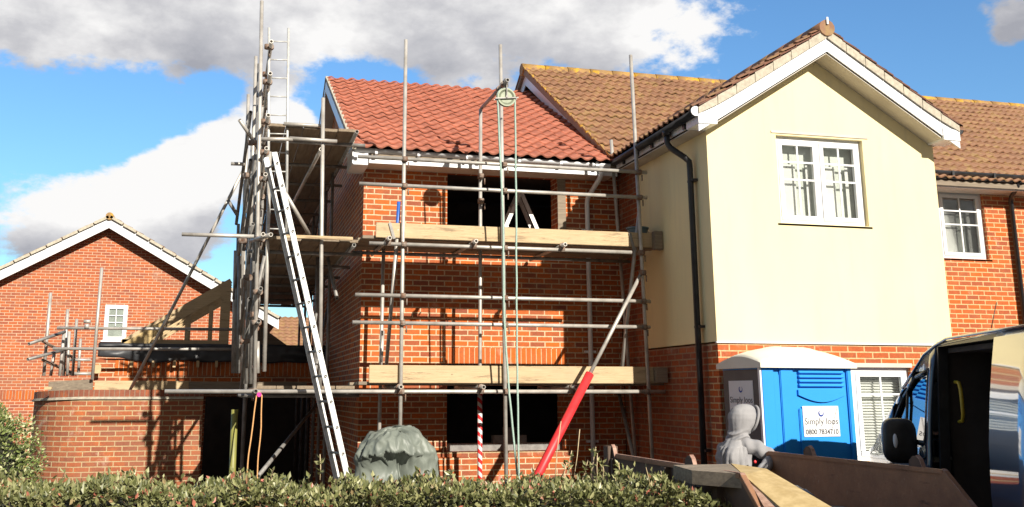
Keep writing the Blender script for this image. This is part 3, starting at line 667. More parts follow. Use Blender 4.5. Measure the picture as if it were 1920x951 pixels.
# ------------------------------------------------------------------ distant brick house on the left
YD = 28.0
fh = thing('brick_house', (-3, YD, 0), 'far red brick gable end with white bargeboards beyond the curved garden wall', 'house')
ax, az_ = -3.2, 6.30
w = MB(); w.prism([(-7.6, YD, 0), (.9, YD, 0), (.9, YD, 3.95), (ax, YD, az_), (-7.6, YD, 3.95)], (0, .3, 0)); w.build('gable_wall', M['brick_far'], fh)
MB().box(-7.6, .9, YD + .3, YD + 9, 0, 3.9).build('side_wall', M['brick_far'], fh)
MB().box(-7.59, .89, YD - .004, YD, 1.70, 1.92).build('soldier_course', brick_mat('far_soldier', rot=True, z0=1.66, length=.30, course=.075, mortar=(.5, .36, .25)), fh)
sl = (az_ - 3.95) / (.9 - ax)
for sg, xe in ((1, 1.35), (-1, -8.05)):
    ze = az_ + .12 - abs(xe - ax) * sl
    b = MB(); b.prism([(ax, YD - .35, az_ + .12), (xe, YD - .35, ze), (xe, YD - .35, ze - .26), (ax, YD - .35, az_ - .14)], (0, .04, 0)); b.build('bargeboard', M['white'], fh)
    b = MB(); b.prism([(ax, YD - .31, az_ + .0), (xe, YD - .31, ze - .12), (xe, YD - .31, ze - .17), (ax, YD - .31, az_ - .05)], (0, .31, 0)); b.build('verge_soffit', M['tile_edge'], fh)
    pantiles('roof_tiles', M['tile_old'], fh, (xe, YD - .40, ze + .03), (0, 1, 0), (ax - xe, 0, az_ + .12 - ze), 9.5, math.hypot(ax - xe, az_ + .12 - ze), .25, .33, .05, 5)
    b = MB()
    n = 13
    for k in range(n):
        a = k / n; c = (k + .94) / n
        b.beam((xe + (ax - xe) * a, YD - .38, ze + .055 + (az_ + .12 - ze) * a), (xe + (ax - xe) * c, YD - .38, ze + .045 + (az_ + .12 - ze) * c), .08, .07)
    b.build('verge_mortar', M['mortar'], fh)
b = MB(); b.tube([(ax, YD - .42, az_ + .17), (ax, YD + 9, az_ + .17)], .10, 10); b.build('ridge_tile', M['lichen_ridge'], fh)
casement(fh, -3.17, -2.60, 3.21, 4.15, YD - .03, 1, 'small white window in the far gable', bars=(1, 2, .62), blind=None)
MB().box(-3.12, -2.65, YD - .0022, YD - .0005, 3.26, 4.1).build('pane_backing', plain('far_net', (.42, .46, .42), None, .9, 4, bmp=0), fh)
# distant roof seen under the scaffold
dr = thing('distant_house', (.8, 46, 0), 'distant house whose orange tiled roof shows beneath the side scaffold', 'house')
MB().box(-.8, 3.5, 46, 52, 0, 3.6).build('wall', M['brick_far'], dr)
pantiles('roof_tiles', M['tile_old'], dr, (-1.0, 45.6, 3.55), (1, 0, 0), (0, 3.5, 1.9), 5.0, 4.0, .3, .35, .05, 4)

# ------------------------------------------------------------------ single-storey extension behind the garden wall
YE = 17.2
ex = thing('brick_extension', (-1, YE, 0), 'low brick extension under construction with black membrane and open roof trusses on top', 'building')
w = MB(); wallgrid(w, YE, -2.04, XL - .004, 0, 2.40, [(-.29, 1.45, 0, 1.80), (-1.25, .1, 1.98, 2.03)], 'x', .2)
w.box(-2.04, -1.84, YE + .2005, 21, 0, 2.40); w.build('wall', M['brick'], ex)
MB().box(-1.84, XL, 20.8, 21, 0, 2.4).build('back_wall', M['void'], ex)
MB().box(-1.73, 1.69, YE - .005, YE - .0005, 2.135, 2.375).build('soldier_course', brick_mat('extension_soldier', rot=True, z0=2.135, length=.25, course=.0725, c1=(.64, .15, .022), c2=(.48, .11, .03), mort=.011), ex)
MB().box(-1.0, .05, YE - .05, YE - .006, 1.985, 2.02).build('lintel', M['black'], ex)
mem = bmesh.new()
nx, nz = 90, 8; grid = []
for i in range(nx + 1):
    col = []
    for j in range(nz + 1):
        x = -2.0 + i * 3.69 / nx; z0_ = 2.36 + .05 * noise.noise(Vector((x * 2.2, 3, 0))) + (.10 * max(0, 1 - (x + 2.0) / .5)); z1_ = 2.645
        z = z0_ + (z1_ - z0_) * j / nz
        y = YE - .05 - .045 * noise.noise(Vector((x * 2.5 + z * 2, z * 7, 4))) - .02 * noise.noise(Vector((x * 9, z * 14, 7)))
        col.append(mem.verts.new((x, y, z)))
    grid.append(col)
for i in range(nx):
    for j in range(nz):
        f = mem.faces.new([grid[i][j], grid[i + 1][j], grid[i + 1][j + 1], grid[i][j + 1]]); f.smooth = True
mb = MB(); mb.bm.free(); mb.bm = mem; mo = mb.build('membrane', M['membrane'], ex)
so2 = mo.modifiers.new('thick', 'SOLIDIFY'); so2.thickness = .012
for u in (247, 288, 327, 371, 406):
    p = hit(u, 682, y=YE - .1); MB().box(p.x - .022, p.x + .022, YE - .16, YE - .03, p.z - .06, p.z + .045).build('joist_end', M['joist'], ex)
# trusses
A0 = hit(232, 650, y=17.5); A1 = hit(425, 540, y=17.5); rise = (A1.z - A0.z) / (A1.x - A0.x)
for k in range(9):
    y = 17.35 + k * .42
    zb = 2.66; x0_ = A0.x - .02; x1_ = .02
    zt = zb + (x1_ - x0_) * rise
    t = MB(); t.beam((x0_, y, zb), (x1_, y, zt), .035, .085); t.beam((x0_, y, zb + .02), (x1_, y, zb + .02), .035, .08)
    t.build('truss', M['joist'] if k else M['timber'], ex)
    if k < 3:
        for q, xx in enumerate((.33, .6, .82)):
            x = x0_ + (x1_ - x0_) * xx; MB().box(x - .03, x + .03, y - .02, y + .02, zb, zb + (x - x0_) * rise).build('strut', M['timber'], ex)
bd = MB(); bd.prism([(A0.x + .48, 17.30, 2.66 + .42 * rise), (.02, 17.30, 2.66 + (.02 - A0.x) * rise - .0), (.02, 17.30, 2.62 + (.02 - A0.x) * rise - .15), (A0.x + .48, 17.30, 2.66 + .42 * rise - .11)], (0, .03, 0)); bd.build('gable_board', M['timber'], ex)
MB().box(-.13, .03, 17.20, 17.26, 2.62, A1.z + .08).build('post', M['timber'], ex)
fl = MB(); fl.prism([(A0.x - .02, 17.24, 2.63), (A0.x + .75, 17.22, 2.63 + .78 * rise), (A0.x + .62, 17.20, 2.63 + .36), (A0.x + .42, 17.20, 2.65)], (0, .02, 0)); fl.build('loose_sheet', M['osb'], ex)
hp = MB(); hp.prism([hit(480, 606, y=19), hit(567, 668, y=19), hit(567, 690, y=19), hit(478, 690, y=19)], (0, .04, 0)); hp.build('roof_panel', M['timber_grey'], ex)

# ------------------------------------------------------------------ curved garden wall
YG = 16.0
gwl = thing('curved_wall', (-1.5, YG, 0), 'curved red brick garden wall with tiled coping at the left', 'wall')
def garden_path():
    pts = [(-.30, YG), (-1.95, YG)]
    for k in range(1, 13):
        a = PI / 2 * k / 12; pts.append((-1.95 - .92 * math.sin(a), YG + 1.15 * (1 - math.cos(a))))
    pts += [(-2.87, YG + 1.8), (-2.87, YG + 3)]
    return pts
GP = garden_path()
def ribbon(mb, off, z0, z1, thick, drop=0):
    n = len(GP); outer = []; inner = []
    for i, (x, y) in enumerate(GP):
        a = Vector(GP[max(i - 1, 0)]); b = Vector(GP[min(i + 1, n - 1)]); t = (b - a).normalized(); nr = Vector((t.y, -t.x)) if False else Vector((-t.y, t.x))
        if nr.y > 0 and i < 2: nr = -nr
        if i >= 2 and nr.x > 0: nr = -nr
        outer.append(Vector((x, y)) + nr * off); inner.append(Vector((x, y)) + nr * (off - thick))
    rows = []
    for i in range(n):
        dz = -drop * max(0, (i - 2)) / 10
        rows.append([mb.bm.verts.new((outer[i].x, outer[i].y, z0 + (dz if z0 > .5 else 0))), mb.bm.verts.new((outer[i].x, outer[i].y, z1 + dz)), mb.bm.verts.new((inner[i].x, inner[i].y, z1 + dz)), mb.bm.verts.new((inner[i].x, inner[i].y, z0 + (dz if z0 > .5 else 0)))])
    for i in range(n - 1):
        for k in range(4): mb.bm.faces.new([rows[i][k], rows[i + 1][k], rows[i + 1][(k + 1) % 4], rows[i][(k + 1) % 4]])
    mb.bm.faces.new(rows[0]); mb.bm.faces.new(rows[-1][::-1])
w = MB(); ribbon(w, 0, 0, 1.765, .22, .04); w.build('brickwork', M['brick_garden'], gwl)
w = MB(); ribbon(w, .035, 1.767, 1.785, .29, .04); ribbon(w, .02, 1.787, 1.803, .26, .04); w.build('tile_creasing', M['mortar'], gwl)
w = MB(); ribbon(w, .01, 1.805, 1.905, .24, .04); w.build('coping', brick_mat('coping_brick', rot=True, z0=1.70, length=.4, course=.072, c1=(.30, .10, .06), c2=(.22, .08, .055), mortar=(.30, .2, .14)), gwl)
lw = MB(); lw.box(-5, -1.98, 11.6, 11.82, 0, .97); lwo = lw.build('low_wall', M['brick_garden']); tag(lwo, 'low red brick wall in front of the bush at the far left', 'wall')

# ------------------------------------------------------------------ scaffolding
CP = None
def coupler_mesh():
    b = MB(); b.tube([(0, 0, -.028), (0, 0, .028)], .037, 10); b.tube([(-.03, -.045, 0), (.03, -.045, 0)], .036, 10); b.box(-.025, .025, -.075, -.02, -.022, .022); b.tube([(.05, -.03, -.03), (.05, -.03, -.11)], .009, 6)
    return b
def coupler(parent, p, rz=0, rx=0):
    global CP
    if CP is None:
        CP = coupler_mesh().build('coupler', M['rust']); me = CP.data
        bpy.data.objects.remove(CP); CP = me
    o = bpy.data.objects.new('coupler', CP); COL.objects.link(o); o.parent = parent; o.location = Vector(p) - parent.location; o.rotation_euler = (rx, 0, rz)
def tubep(parent, name, p, q, mat='steel', label=None, r=.0242):
    o = MB().pipe(p, q, r).build(name, M[mat], parent)
    if label: o['label'] = label
    return o
YO, YI = 11.8, 12.55
sf = thing('scaffold', (1.5, YO, 0), 'galvanised tube scaffold with timber toe boards wrapped round the brick house shell', 'scaffold')
for (x0_, x1_, zt) in ((2.017, 2.017, 6.24), (3.305, 3.262, 6.28), (5.19, 5.075, 6.29)): tubep(sf, 'standard', (x0_, YO, 0), (x1_, YO, zt))
# inner standards
tubep(sf, 'standard', (3.16, YI, 0), (3.185, YI, 5.62))
for u0, v0, u1, v1, y in ((711, 815, 718, 522, 12.75), (1187, 800, 1156, 396, 12.8)):
    p = hit(u0, v0, y=y); q = hit(u1, v1, y=y); d = (q - p); tubep(sf, 'standard', p - d * ((p.z) / d.z), q + d * .35)
tapez = (.3, 1.85); MB().tube([(3.163, YI, tapez[0]), (3.168, YI, tapez[1])], .031, 12).build('warning_tape', M['tape'], sf)['label'] = 'red and white striped tape around an inner upright'
# horizontal tubes of the front
for (xa, xb, z, nm) in ((1.44, 5.22, 4.672, 'guard_rail'), (1.463, 5.21, 4.336, 'guard_rail'), (1.60, 4.97, 3.612, 'ledger'), (1.447, 5.205, 2.992, 'guard_rail'), (1.424, 5.185, 2.668, 'guard_rail'), (-.64, 5.35, 1.872, 'ledger')):
    tubep(sf, nm, (xa, YO - .045, z), (xb, YO - .045, z))
    for xs in (2.02, 3.29, 5.11): coupler(sf, (xs, YO, z))
    if z > 3: coupler(sf, (3.17, YI - .04, z)) if z > 4 else None
for z in (3.612, 1.872): tubep(sf, 'ledger', (1.5, YI + .05, z), (5.3, YI + .05, z), 'steel_dark')
for z, us in ((3.665, (731, 893, 1060)), (1.925, (752, 907, 1080))):
    for u in us:
        p = hit(u, 455 if z > 3 else 727, y=11.62); tubep(sf, 'transom', (p.x, 11.62, z), (p.x, 13.12, z)); coupler(sf, (p.x, YO - .05, z), 0, PI / 2)
# toe boards
def board(name, parent, x0, x1, y0, y1, z0, z1, mat, label=None):
    o = MB().box(x0, x1, y0, y1, z0, z1).build(name, M[mat], parent, bevel=.004)
    if label: o['label'] = label
    return o
board('toe_board', sf, 1.69, 5.36, YO + .03, YO + .068, 3.70, 3.885, 'timber', 'pale timber toe board of the upper lift')
board('toe_board', sf, 1.645, 5.33, YO + .03, YO + .068, 1.972, 2.178, 'timber', 'stained timber toe board of the lower lift')
for (x0_, x1_, z0_, z1_) in ((5.29, 5.405, 3.66, 3.90), (5.24, 5.395, 1.98, 2.17)): board('toe_board', sf, x0_, x1_, YO - .06, YO + .028, z0_, z1_, 'timber_grey', 'grey board end at the right')  # separate grey pieces at the right ends of the toe boards
for u, v0, v1 in ((731, 418, 448),(1181,437,470)):
    p = hit(u, v0, y=YO + .02); q = hit(u + 8, v1, y=YO + .02); MB().beam(p, q, .035, .012, (0, 1, 0)).build('strap', M['steel_dark'], sf)
# left corner cluster and side run
def lean(u0, v0, u1, v1, y, name='standard', mat='steel', ext=None, label=None, parent=None):
    p = hit(u0, v0, y=y); q = hit(u1, v1, y=y)
    if ext: p = p + (p - q) * ((p.z - ext) / (q.z - p.z))
    return tubep(parent or sf, name, p, q, mat, label)
XO = .29
lean(477, 740, 491, 2, YO, ext=0)
lean(497, 640, 506, 285, 12.0, ext=2.1)
lean(466, 560, 480, 106, 12.9, ext=0)
lean(452, 560, 466, 177, 13.8, ext=0)
lean(470, 700, 486, 120, 12.35, mat='steel_dark', ext=0)
lean(600, 700, 606, 184, 12.0, ext=1.9)
lean(590, 700, 596, 470, 13.4, mat='steel_dark', ext=0)
for k, y in enumerate((14.6, 15.6, 16.6, 17.9, 19.2, 20.6)):
    x = .29 + .02 * k; tubep(sf, 'standard', (x, y, 0), (x + rnd(-.02, .05), y, 5.9 + rnd(-.4, .5)), 'steel' if k % 2 else 'steel_dark')
    tubep(sf, 'standard', (1.42, y, 0), (1.42, y, 5.0 if k % 2 else 5.75), 'steel_dark')
for z in (1.875, 2.65, 3.0, 3.62, 4.34, 4.67, 5.05, 5.55, 6.0):
    yn = rnd(11.35, 11.6)
    tubep(sf, 'ledger' if z in (1.875, 3.62, 5.05) else 'guard_rail', (XO + .05, yn, z), (XO + .04, 21.1, z), 'steel_dark' if z < 3.5 else 'steel'); coupler(sf, (XO + .01, YO, z), PI / 2); coupler(sf, (XO + .02, 12.9, z), PI / 2); coupler(sf, (XO + .02, 15.6, z), PI / 2)
    if z in (1.875, 3.62, 5.05): tubep(sf, 'ledger', (1.45, 12.0, z), (1.45, 21.1, z), 'steel_dark')
for u0, v0, u1, v1, y, m_ in ((455, 720, 459, 300, 14.3, 'steel'), (440, 700, 447, 420, 15.2, 'steel_dark'), (462, 720, 466, 330, 13.4, 'steel_dark'), (446, 700, 452, 480, 14.9, 'steel_dark'), (436, 700, 441, 470, 16.6, 'steel'), (470, 720, 474, 440, 12.7, 'steel_dark'), (463, 690, 473, 260, 13.1, 'steel')):
    lean(u0, v0, u1, v1, y, mat=m_, ext=0)
for z in (1.875, 3.62, 5.05):
    for k in range(7):
        y = 12.5 + k * 1.32; tubep(sf, 'transom', (.20, y, z - .05), (1.62, y, z - .05), 'steel_dark')
tubep(sf, 'ledger', (-.57, YO + .06, 3.655), (.33, YO + .06, 3.66))
tubep(sf, 'ledger', (.62, 11.95, 4.90), (1.20, 11.95, 4.895)); tubep(sf, 'ledger', (.28, 11.95, 4.87), (.66, 11.95, 4.89))
tubep(sf, 'guard_rail', (.55, 12.1, 5.12), (1.05, 12.1, 5.12), 'steel')
for u in (546, 583): lean(u, 262, u, 240, 13.2, 'standard')
for q in ((438, 560, 15.5, 470, 300, 12.4), (448, 640, 14.5, 474, 420, 12.2), (457, 470, 12.8, 492, 200, 12.0), (443, 420, 15, 470, 210, 12.6), (452, 735, 13.6, 468, 560, 12.3), (470, 600, 12.2, 497, 480, 12.0)):
    tubep(sf, 'brace', hit(q[0], q[1], y=q[2]), hit(q[3], q[4], y=q[5]), 'steel_dark')
for u, v in ((486, 178), (489, 232), (470, 268), (460, 330), (481, 390), (452, 452), (462, 520), (470, 590), (455, 640), (478, 690)): coupler(sf, hit(u, v, y=12.1), rnd(0, 3))
# bracing tubes
def tb(u0, v0, y0, u1, v1, y1, mat='steel', name='brace', label=None, parent=None):
    return tubep(parent or sf, name, hit(u0, v0, y=y0), hit(u1, v1, y=y1), mat, label)
tb(247, 726, 16.15, 457, 318, 14.2, label='long raking tube leaning out over the garden wall')
tb(449, 225, 12.0, 474, 262, 12.2); tb(433, 307, 12.9, 459, 308, 12.9); tb(427, 375, 13.4, 446, 405, 13.4, 'steel_dark')
tb(535, 362, 12.0, 580, 440, 12.3); tb(602, 280, 12.2, 545, 390, 16); tb(632, 560, 12.8, 600, 420, 14, 'steel_dark')
tb(478, 610, 12.2, 500, 455, 12.6, 'steel_dark'); tb(462, 690, 12.6, 500, 300, 13, 'steel_dark'); tb(470, 452, 12, 508, 440, 11.3)
tb(484, 893, 11.9, 605, 745, 16.2, 'steel_dark'); tb(483, 700, 12.0, 483, 640, 12.0)
tb(590, 700, 12.9, 632, 490, 20, 'steel_dark')
tb(1165, 700, 12.0, 1199, 392, 11.85); tb(1190, 868, 12.0, 1160, 735, 12.7, 'steel_dark')
tb(724, 690, 12.2, 746, 430, 11.85); tb(741, 500, 12.0, 748, 378, 11.84, 'blue_paint', label='tube with a blue painted end')
tb(713, 700, 12.4, 718, 620, 12.4, 'steel')
rk = tb(1104, 705, 11.45, 1203, 512, 11.72, label='raking prop with a red sleeve at its foot')
pr = hit(1104, 705, y=11.45); qr = hit(1203, 512, y=11.72); dr_ = (pr - qr).normalized()
MB().tube([pr - dr_ * .03, pr + dr_ * ((pr.z - .12) / -dr_.z)], .052, 12).build('red_sleeve', M['red'], sf); tubep(sf, 'brace', pr, pr + dr_ * ((pr.z) / -dr_.z), 'steel')
coupler(sf, hit(1203, 512, y=11.72))
p = hit(437, 895, y=12.4); q = hit(440, 768, y=12.4); MB().tube([(p.x, p.y, 0), q], .04, 12).build('yellow_sleeve', M['yellow'], sf)['label'] = 'yellow plastic sleeve round an upright'
lean(447, 700, 449, 480, 12.42, mat='steel_dark', ext=0)
# scaffold boards resting on the tubes
def lay(label, group, x0, x1, y0, y1, z, mat, n, along='x'):
    for k in range(n):
        if along == 'x':
            d = (y1 - y0) / n; b = MB().box(x0 + rnd(-.05, .05), x1 + rnd(-.05, .04), y0 + d * k + .004, y0 + d * (k + 1) - .004, z, z + .038)
        else:
            d = (x1 - x0) / n; b = MB().box(x0 + d * k + .004, x0 + d * (k + 1) - .004, y0 + rnd(-.1, .05), y1 + rnd(-.05, .05), z, z + .038)
        tag(b.build('scaffold_board', M[mat], bevel=.003), label, 'board', group)
lay('timber board in the upper platform across the front of the brick shell', 'upper front platform boards', 1.55, 5.38, 11.88, 12.95, 3.69, 'timber_grey', 5)
lay('timber board in the lower platform across the front of the brick shell', 'lower front platform boards', 1.55, 5.38, 11.88, 12.95, 1.95, 'timber_grey', 5)
lay('timber board in the middle platform along the side of the brick shell', 'middle side platform boards', .36, 1.50, 12.0, 21.0, 3.645, 'timber_y', 5, 'y')
lay('timber board in the top platform along the side of the brick shell', 'top side platform boards', .36, 1.45, 12.15, 21.0, 5.08, 'timber_y', 5, 'y')
lay('timber board in the lowest platform along the side of the brick shell', 'lowest side platform boards', .36, 1.50, 12.0, 17.0, 1.90, 'timber_y', 5, 'y')
board('end_board', sf, .62, 1.42, 11.88, 11.92, 3.66, 3.70, 'timber', 'pale board edge at the corner of the upper lift')

# left scaffold round the extension
ls = thing('scaffold', (-2, 16.7, 0), 'small tube scaffold with handrails round the low brick extension', 'scaffold')
def L_(u0, v0, y0, u1, v1, y1, name='guard_rail', mat='steel'): return tb(u0, v0, y0, u1, v1, y1, mat, name, parent=ls)
for (u0, v0, u1, v1, y) in ((173, 712, 191, 502, 16.6), (82, 705, 95, 549, 17.2), (119, 705, 127, 580, 17.6), (136, 705, 144, 598, 18.2), (147, 700, 151, 635, 18.6), (112, 705, 120, 625, 17.0), (126, 705, 130, 622, 17.4),(95,705,102,660,17.6)):
    lean(u0, v0, u1, v1, y, 'standard', 'steel', ext=0, parent=ls)
L_(107, 615, 16.62, 438, 618, 16.62); L_(99, 654, 16.62, 440, 655, 16.62)
L_(54, 645, 16.3, 122, 622, 17.0, mat='steel_dark'); L_(52, 674, 16.3, 125, 655, 17.0, mat='steel_dark')
L_(80, 640, 16.8, 140, 672, 18.6, mat='rust'); L_(80, 675, 16.8, 142, 702, 18.6, mat='rust')
L_(130, 675, 18.3, 170, 675, 18.3); L_(130, 701, 18.3, 172, 701, 18.3)
p = hit(163, 610, y=16.6); MB().tube([p + Vector((0, 0, -.05)), p + Vector((0, 0, .02))], .035, 10).tube([p + Vector((-.05, 0, .06)), p + Vector((.05, 0, .06))], .028, 10).build('coupler', M['steel'], ls)
tb2 = hit(178, 712, y=16.66); tb3 = hit(306, 735, y=16.66)
board('toe_board', ls, tb2.x, -.55, 16.66, 16.70, 1.86, 2.045, 'timber', 'pale timber toe board above the garden wall')
board('toe_board', ls, -.545, 1.3, 16.66, 16.70, 1.87, 2.03, 'timber_grey')
MB().beam((-2.66, 16.95, 1.93), (-1.99, 16.68, 1.965), .035, .20).build('toe_board', M['timber_grey'], ls)['label'] = 'grey toe board at the left end'  # angled board in the greyer timber
for k in range(3): tag(MB().box(-2.5, .2, 16.72 + k * .15, 16.86 + k * .15, 1.84, 1.878).build('scaffold_board', M['timber_grey'], bevel=.003), 'timber board lying in the platform beside the low brick extension', 'board', 'extension platform boards')
tag(MB().box(-2.02, -1.92, 17.0, 17.04, 2.16, 2.30).build('timber_offcut', M['joist'], bevel=.004), 'pale timber offcut at the left corner of the extension', 'offcut')
p = hit(66, 731, y=15.93); tag(MB().box(p.x + .12, p.x + .22, 15.93, 16.03, 1.906, 1.945).build('half_brick', M['joist'], bevel=.004), 'pale broken brick lying on the curved wall coping', 'brick')

# ------------------------------------------------------------------ ladders
def ladder(name, a0, a1, b0, b1, rungs, label, mat='alu', w=.028, d=.065, r=.014, step0=.5):
    root = thing(name, (Vector(a0) + Vector(b0)) / 2, label, 'ladder', None)
    a0, a1, b0, b1 = map(Vector, (a0, a1, b0, b1)); cr = (a1 - a0).cross(b0 - a0).normalized()
    for p, q in ((a0, a1), (b0, b1)):
        MB().beam(p, q, d, w, (b0 - a0).normalized()).build('stile', M[mat], root, bevel=.004)
    for k in range(rungs):
        t = (k + step0) / rungs; ra = a0.lerp(a1, t); rb = b0.lerp(b1, t); rd = (rb - ra).normalized() * .036; MB().pipe(ra - rd, rb + rd, r, 10, .003).build('rung', M['steel_dark'], root)
    return root
# upper pole ladder, from middle side platform past the top one
p0 = hit(504, 440, y=12.1); p1 = hit(504.5, 52, y=12.1); q0 = hit(538, 440, y=12.12); q1 = hit(541, 53, y=12.12)
up = thing('pole_ladder', ((p0.x + q0.x) / 2, 12.1, 3.68), 'slender upright ladder rising above the top side platform', 'ladder')
for a, b in ((Vector((p0.x, 12.25, 3.69)), p1), (Vector((q0.x, 12.25, 3.69)), q1)): MB().tube([a, b], .018, 10).build('stile', M['alu'], up)
for k in range(11):
    t = (k + .55) / 11.3; a = Vector((p0.x, 12.25, 3.69)).lerp(p1, t); b = Vector((q0.x, 12.25, 3.69)).lerp(q1, t); MB().tube([a, b], .009, 6).build('rung', M['alu'], up)
# long ladder, ground to middle platform, seen edge on
A1_ = hit(514, 286, y=11.55); A0_ = hit(651, 893, y=11.0); dA = (A0_ - A1_).normalized(); A0g = A0_ + dA * (A0_.z / -dA.z)
off = Vector((-.088, .28, .0))
ll = ladder('extension_ladder', A0g, A1_, A0g + off, A1_ + off, 17, 'long white aluminium ladder leaning from the hedge up to the corner of the scaffold')
# stepladder on the upper platform
sl_ = thing('stepladder', (3.62, 13.8, 2.55), 'small folding stepladder standing inside the upper window opening', 'ladder')
ap = hit(973, 362, y=13.75); fa = hit(944, 428, y=13.75); fb = hit(1001, 428, y=13.75)
for q in (fa, fb):
    d_l = (q - ap) * ((ap.z - 2.555) / (ap.z - q.z))
    for y in (-.16, .16): MB().beam(ap + Vector((0, y * .6, 0)), ap + d_l + Vector((0, y, 0)), .055, .025, (0, 1, 0)).build('leg', M['alu'], sl_)
d_l = (fa - ap) * ((ap.z - 2.555) / (ap.z - fa.z))
for k in range(6):
    c_ = ap + d_l * ((k + .6) / 6.6); MB().box(c_.x - .04, c_.x + .04, c_.y - .13, c_.y + .13, c_.z - .008, c_.z + .008).build('tread', M['alu'], sl_)

# ------------------------------------------------------------------ gin wheel, ropes, bucket
gw_ = thing('gin_wheel', (3.24, 11.45, 5.55), 'green gin wheel pulley hanging from a dark tube above the roof edge', 'pulley')
arm0 = hit(903, 203, y=12.6); arm1 = hit(952, 150, y=11.3)
MB().pipe(arm0, arm1, .0242).build('arm', M['steel_dark'], gw_)
wc = hit(949, 183, y=11.42)
b = MB(); prof = [(.0, -.014), (.075, -.014), (.10, -.024), (.118, -.024), (.112, -.006), (.112, .006), (.118, .024), (.10, .024), (.075, .014), (0, .014)]
n = 24; rings = []
for k in range(n):
    t = 2 * PI * k / n; rings.append([b.bm.verts.new(wc + Vector((r_ * math.cos(t), h_, r_ * math.sin(t)))) for r_, h_ in prof[1:-1]])
for k in range(n):
    for j in range(len(prof) - 3):
        b.bm.faces.new([rings[k][j], rings[(k + 1) % n][j], rings[(k + 1) % n][j + 1], rings[k][j + 1]])
b.bm.faces.new([rings[k][0] for k in range(n)]); b.bm.faces.new([rings[k][-1] for k in range(n)][::-1])
b.build('wheel', M['pulley'], gw_)
MB().beam(wc + Vector((-.15, -.035, -.03)), wc + Vector((.15, -.035, .0)), .012, .014).beam(wc + Vector((-.15, .035, -.03)), wc + Vector((.15, .035, .0)), .012, .014).beam(wc + Vector((0, -.035, -.02)), wc + Vector((0, -.035, .15)), .012, .016).beam(wc + Vector((0, .035, -.02)), wc + Vector((0, .035, .15)), .012, .016).build('bracket', M['steel_dark'], gw_)
MB().tube([wc + Vector((0, -.05, 0)), wc + Vector((0, .05, 0))], .016, 8).build('axle', M['steel_dark'], gw_)
MB().tube([wc + Vector((0, 0, .14)), wc + Vector((0, 0, .24))], .03, 8).build('swivel', M['steel_dark'], gw_)
for dz in (.13, .3): MB().tube([arm1 + (arm0 - arm1) * (dz - .02), arm1 + (arm0 - arm1) * (dz + .03)], .04, 10).build('coupler', M['rust'], gw_)
def wob_line(pts, n=24, amp=.006):
    out = []
    for i in range(len(pts) - 1):
        for k in range(n):
            p = Vector(pts[i]).lerp(Vector(pts[i + 1]), k / n); out.append(p + Vector((noise.noise(p * 3), noise.noise(p * 3 + Vector((9, 0, 0))), 0)) * amp)
    out.append(Vector(pts[-1])); return out
rp = wob_line([wc + Vector((-.115, 0, 0)), hit(943, 400, y=11.45), hit(945, 600, y=11.5), hit(955, 740, y=11.5), hit(970, 893, y=11.5), hit(971, 960, y=11.5)])
rp2 = wob_line([wc + Vector((.115, 0, 0)), hit(968, 400, y=11.45), hit(969, 640, y=11.45), hit(973, 893, y=11.45), hit(974, 960, y=11.45)])
arc = [wc + Vector((.116 * math.cos(a), 0, .116 * math.sin(a))) for a in [PI - PI * k / 12 for k in range(13)]]
tag(MB().tube(rp[::-1] + arc + rp2, .0125, 6).build('hoist_rope', M['rope']), 'pale green rope looped over the gin wheel hanging down the front', 'rope')
bk = thing('bucket', (5.0, 12.0, 3.73), 'grey blue builders bucket standing at the right end of the upper platform', 'bucket')
pb = hit(1195, 424, y=12.05)
def lathe(mb, c, prof, n=20):
    R = [[mb.bm.verts.new(Vector(c) + Vector((r * math.cos(2 * PI * k / n), r * math.sin(2 * PI * k / n), z))) for k in range(n)] for r, z in prof]
    for i in range(len(R) - 1):
        for k in range(n):
            f = mb.bm.faces.new([R[i][k], R[i][(k + 1) % n], R[i + 1][(k + 1) % n], R[i + 1][k]]); f.smooth = True
    mb.bm.faces.new(R[0][::-1]); return mb
bc_ = (pb.x, 12.05, 3.73)
lathe(MB(), bc_, [(.10, 0), (.13, .22), (.135, .235), (.15, .235), (.15, .255), (.128, .255), (.098, .02), (.001, .02)]).build('pail', plain('bucket_plastic', (.16, .24, .28), None, .5, 6), bk)
MB().tube([(bc_[0] - .14, 12.05, 3.96), (bc_[0] - .13, 11.98, 3.90), (bc_[0], 11.90, 3.86), (bc_[0] + .13, 11.98, 3.90), (bc_[0] + .14, 12.05, 3.96)], .005, 6).build('handle', M['steel'], bk)
# orange rope loop with pink end, left of the ladder
pc = hit(486, 740, y=11.7)
tag(MB().tube(wob_line([hit(463, 890, y=11.7), hit(472, 810, y=11.7), hit(481, 742, y=11.7)], 10, .01) + [pc + Vector((0, 0, .03))] + wob_line([hit(491, 742, y=11.7), hit(489, 800, y=11.7), hit(482, 893, y=11.7), hit(482, 940, y=11.7)], 10, .01), .008, 6).build('cord', M['orange_rope']), 'orange cord looped over the tube end at the left corner', 'cord')
tag(MB().tube([pc + Vector((0, -.02, 0)), pc + Vector((0, .03, 0))], .026, 12).build('end_cap', M['pink']), 'bright pink cap on the tube end above the orange cord', 'tube cap')

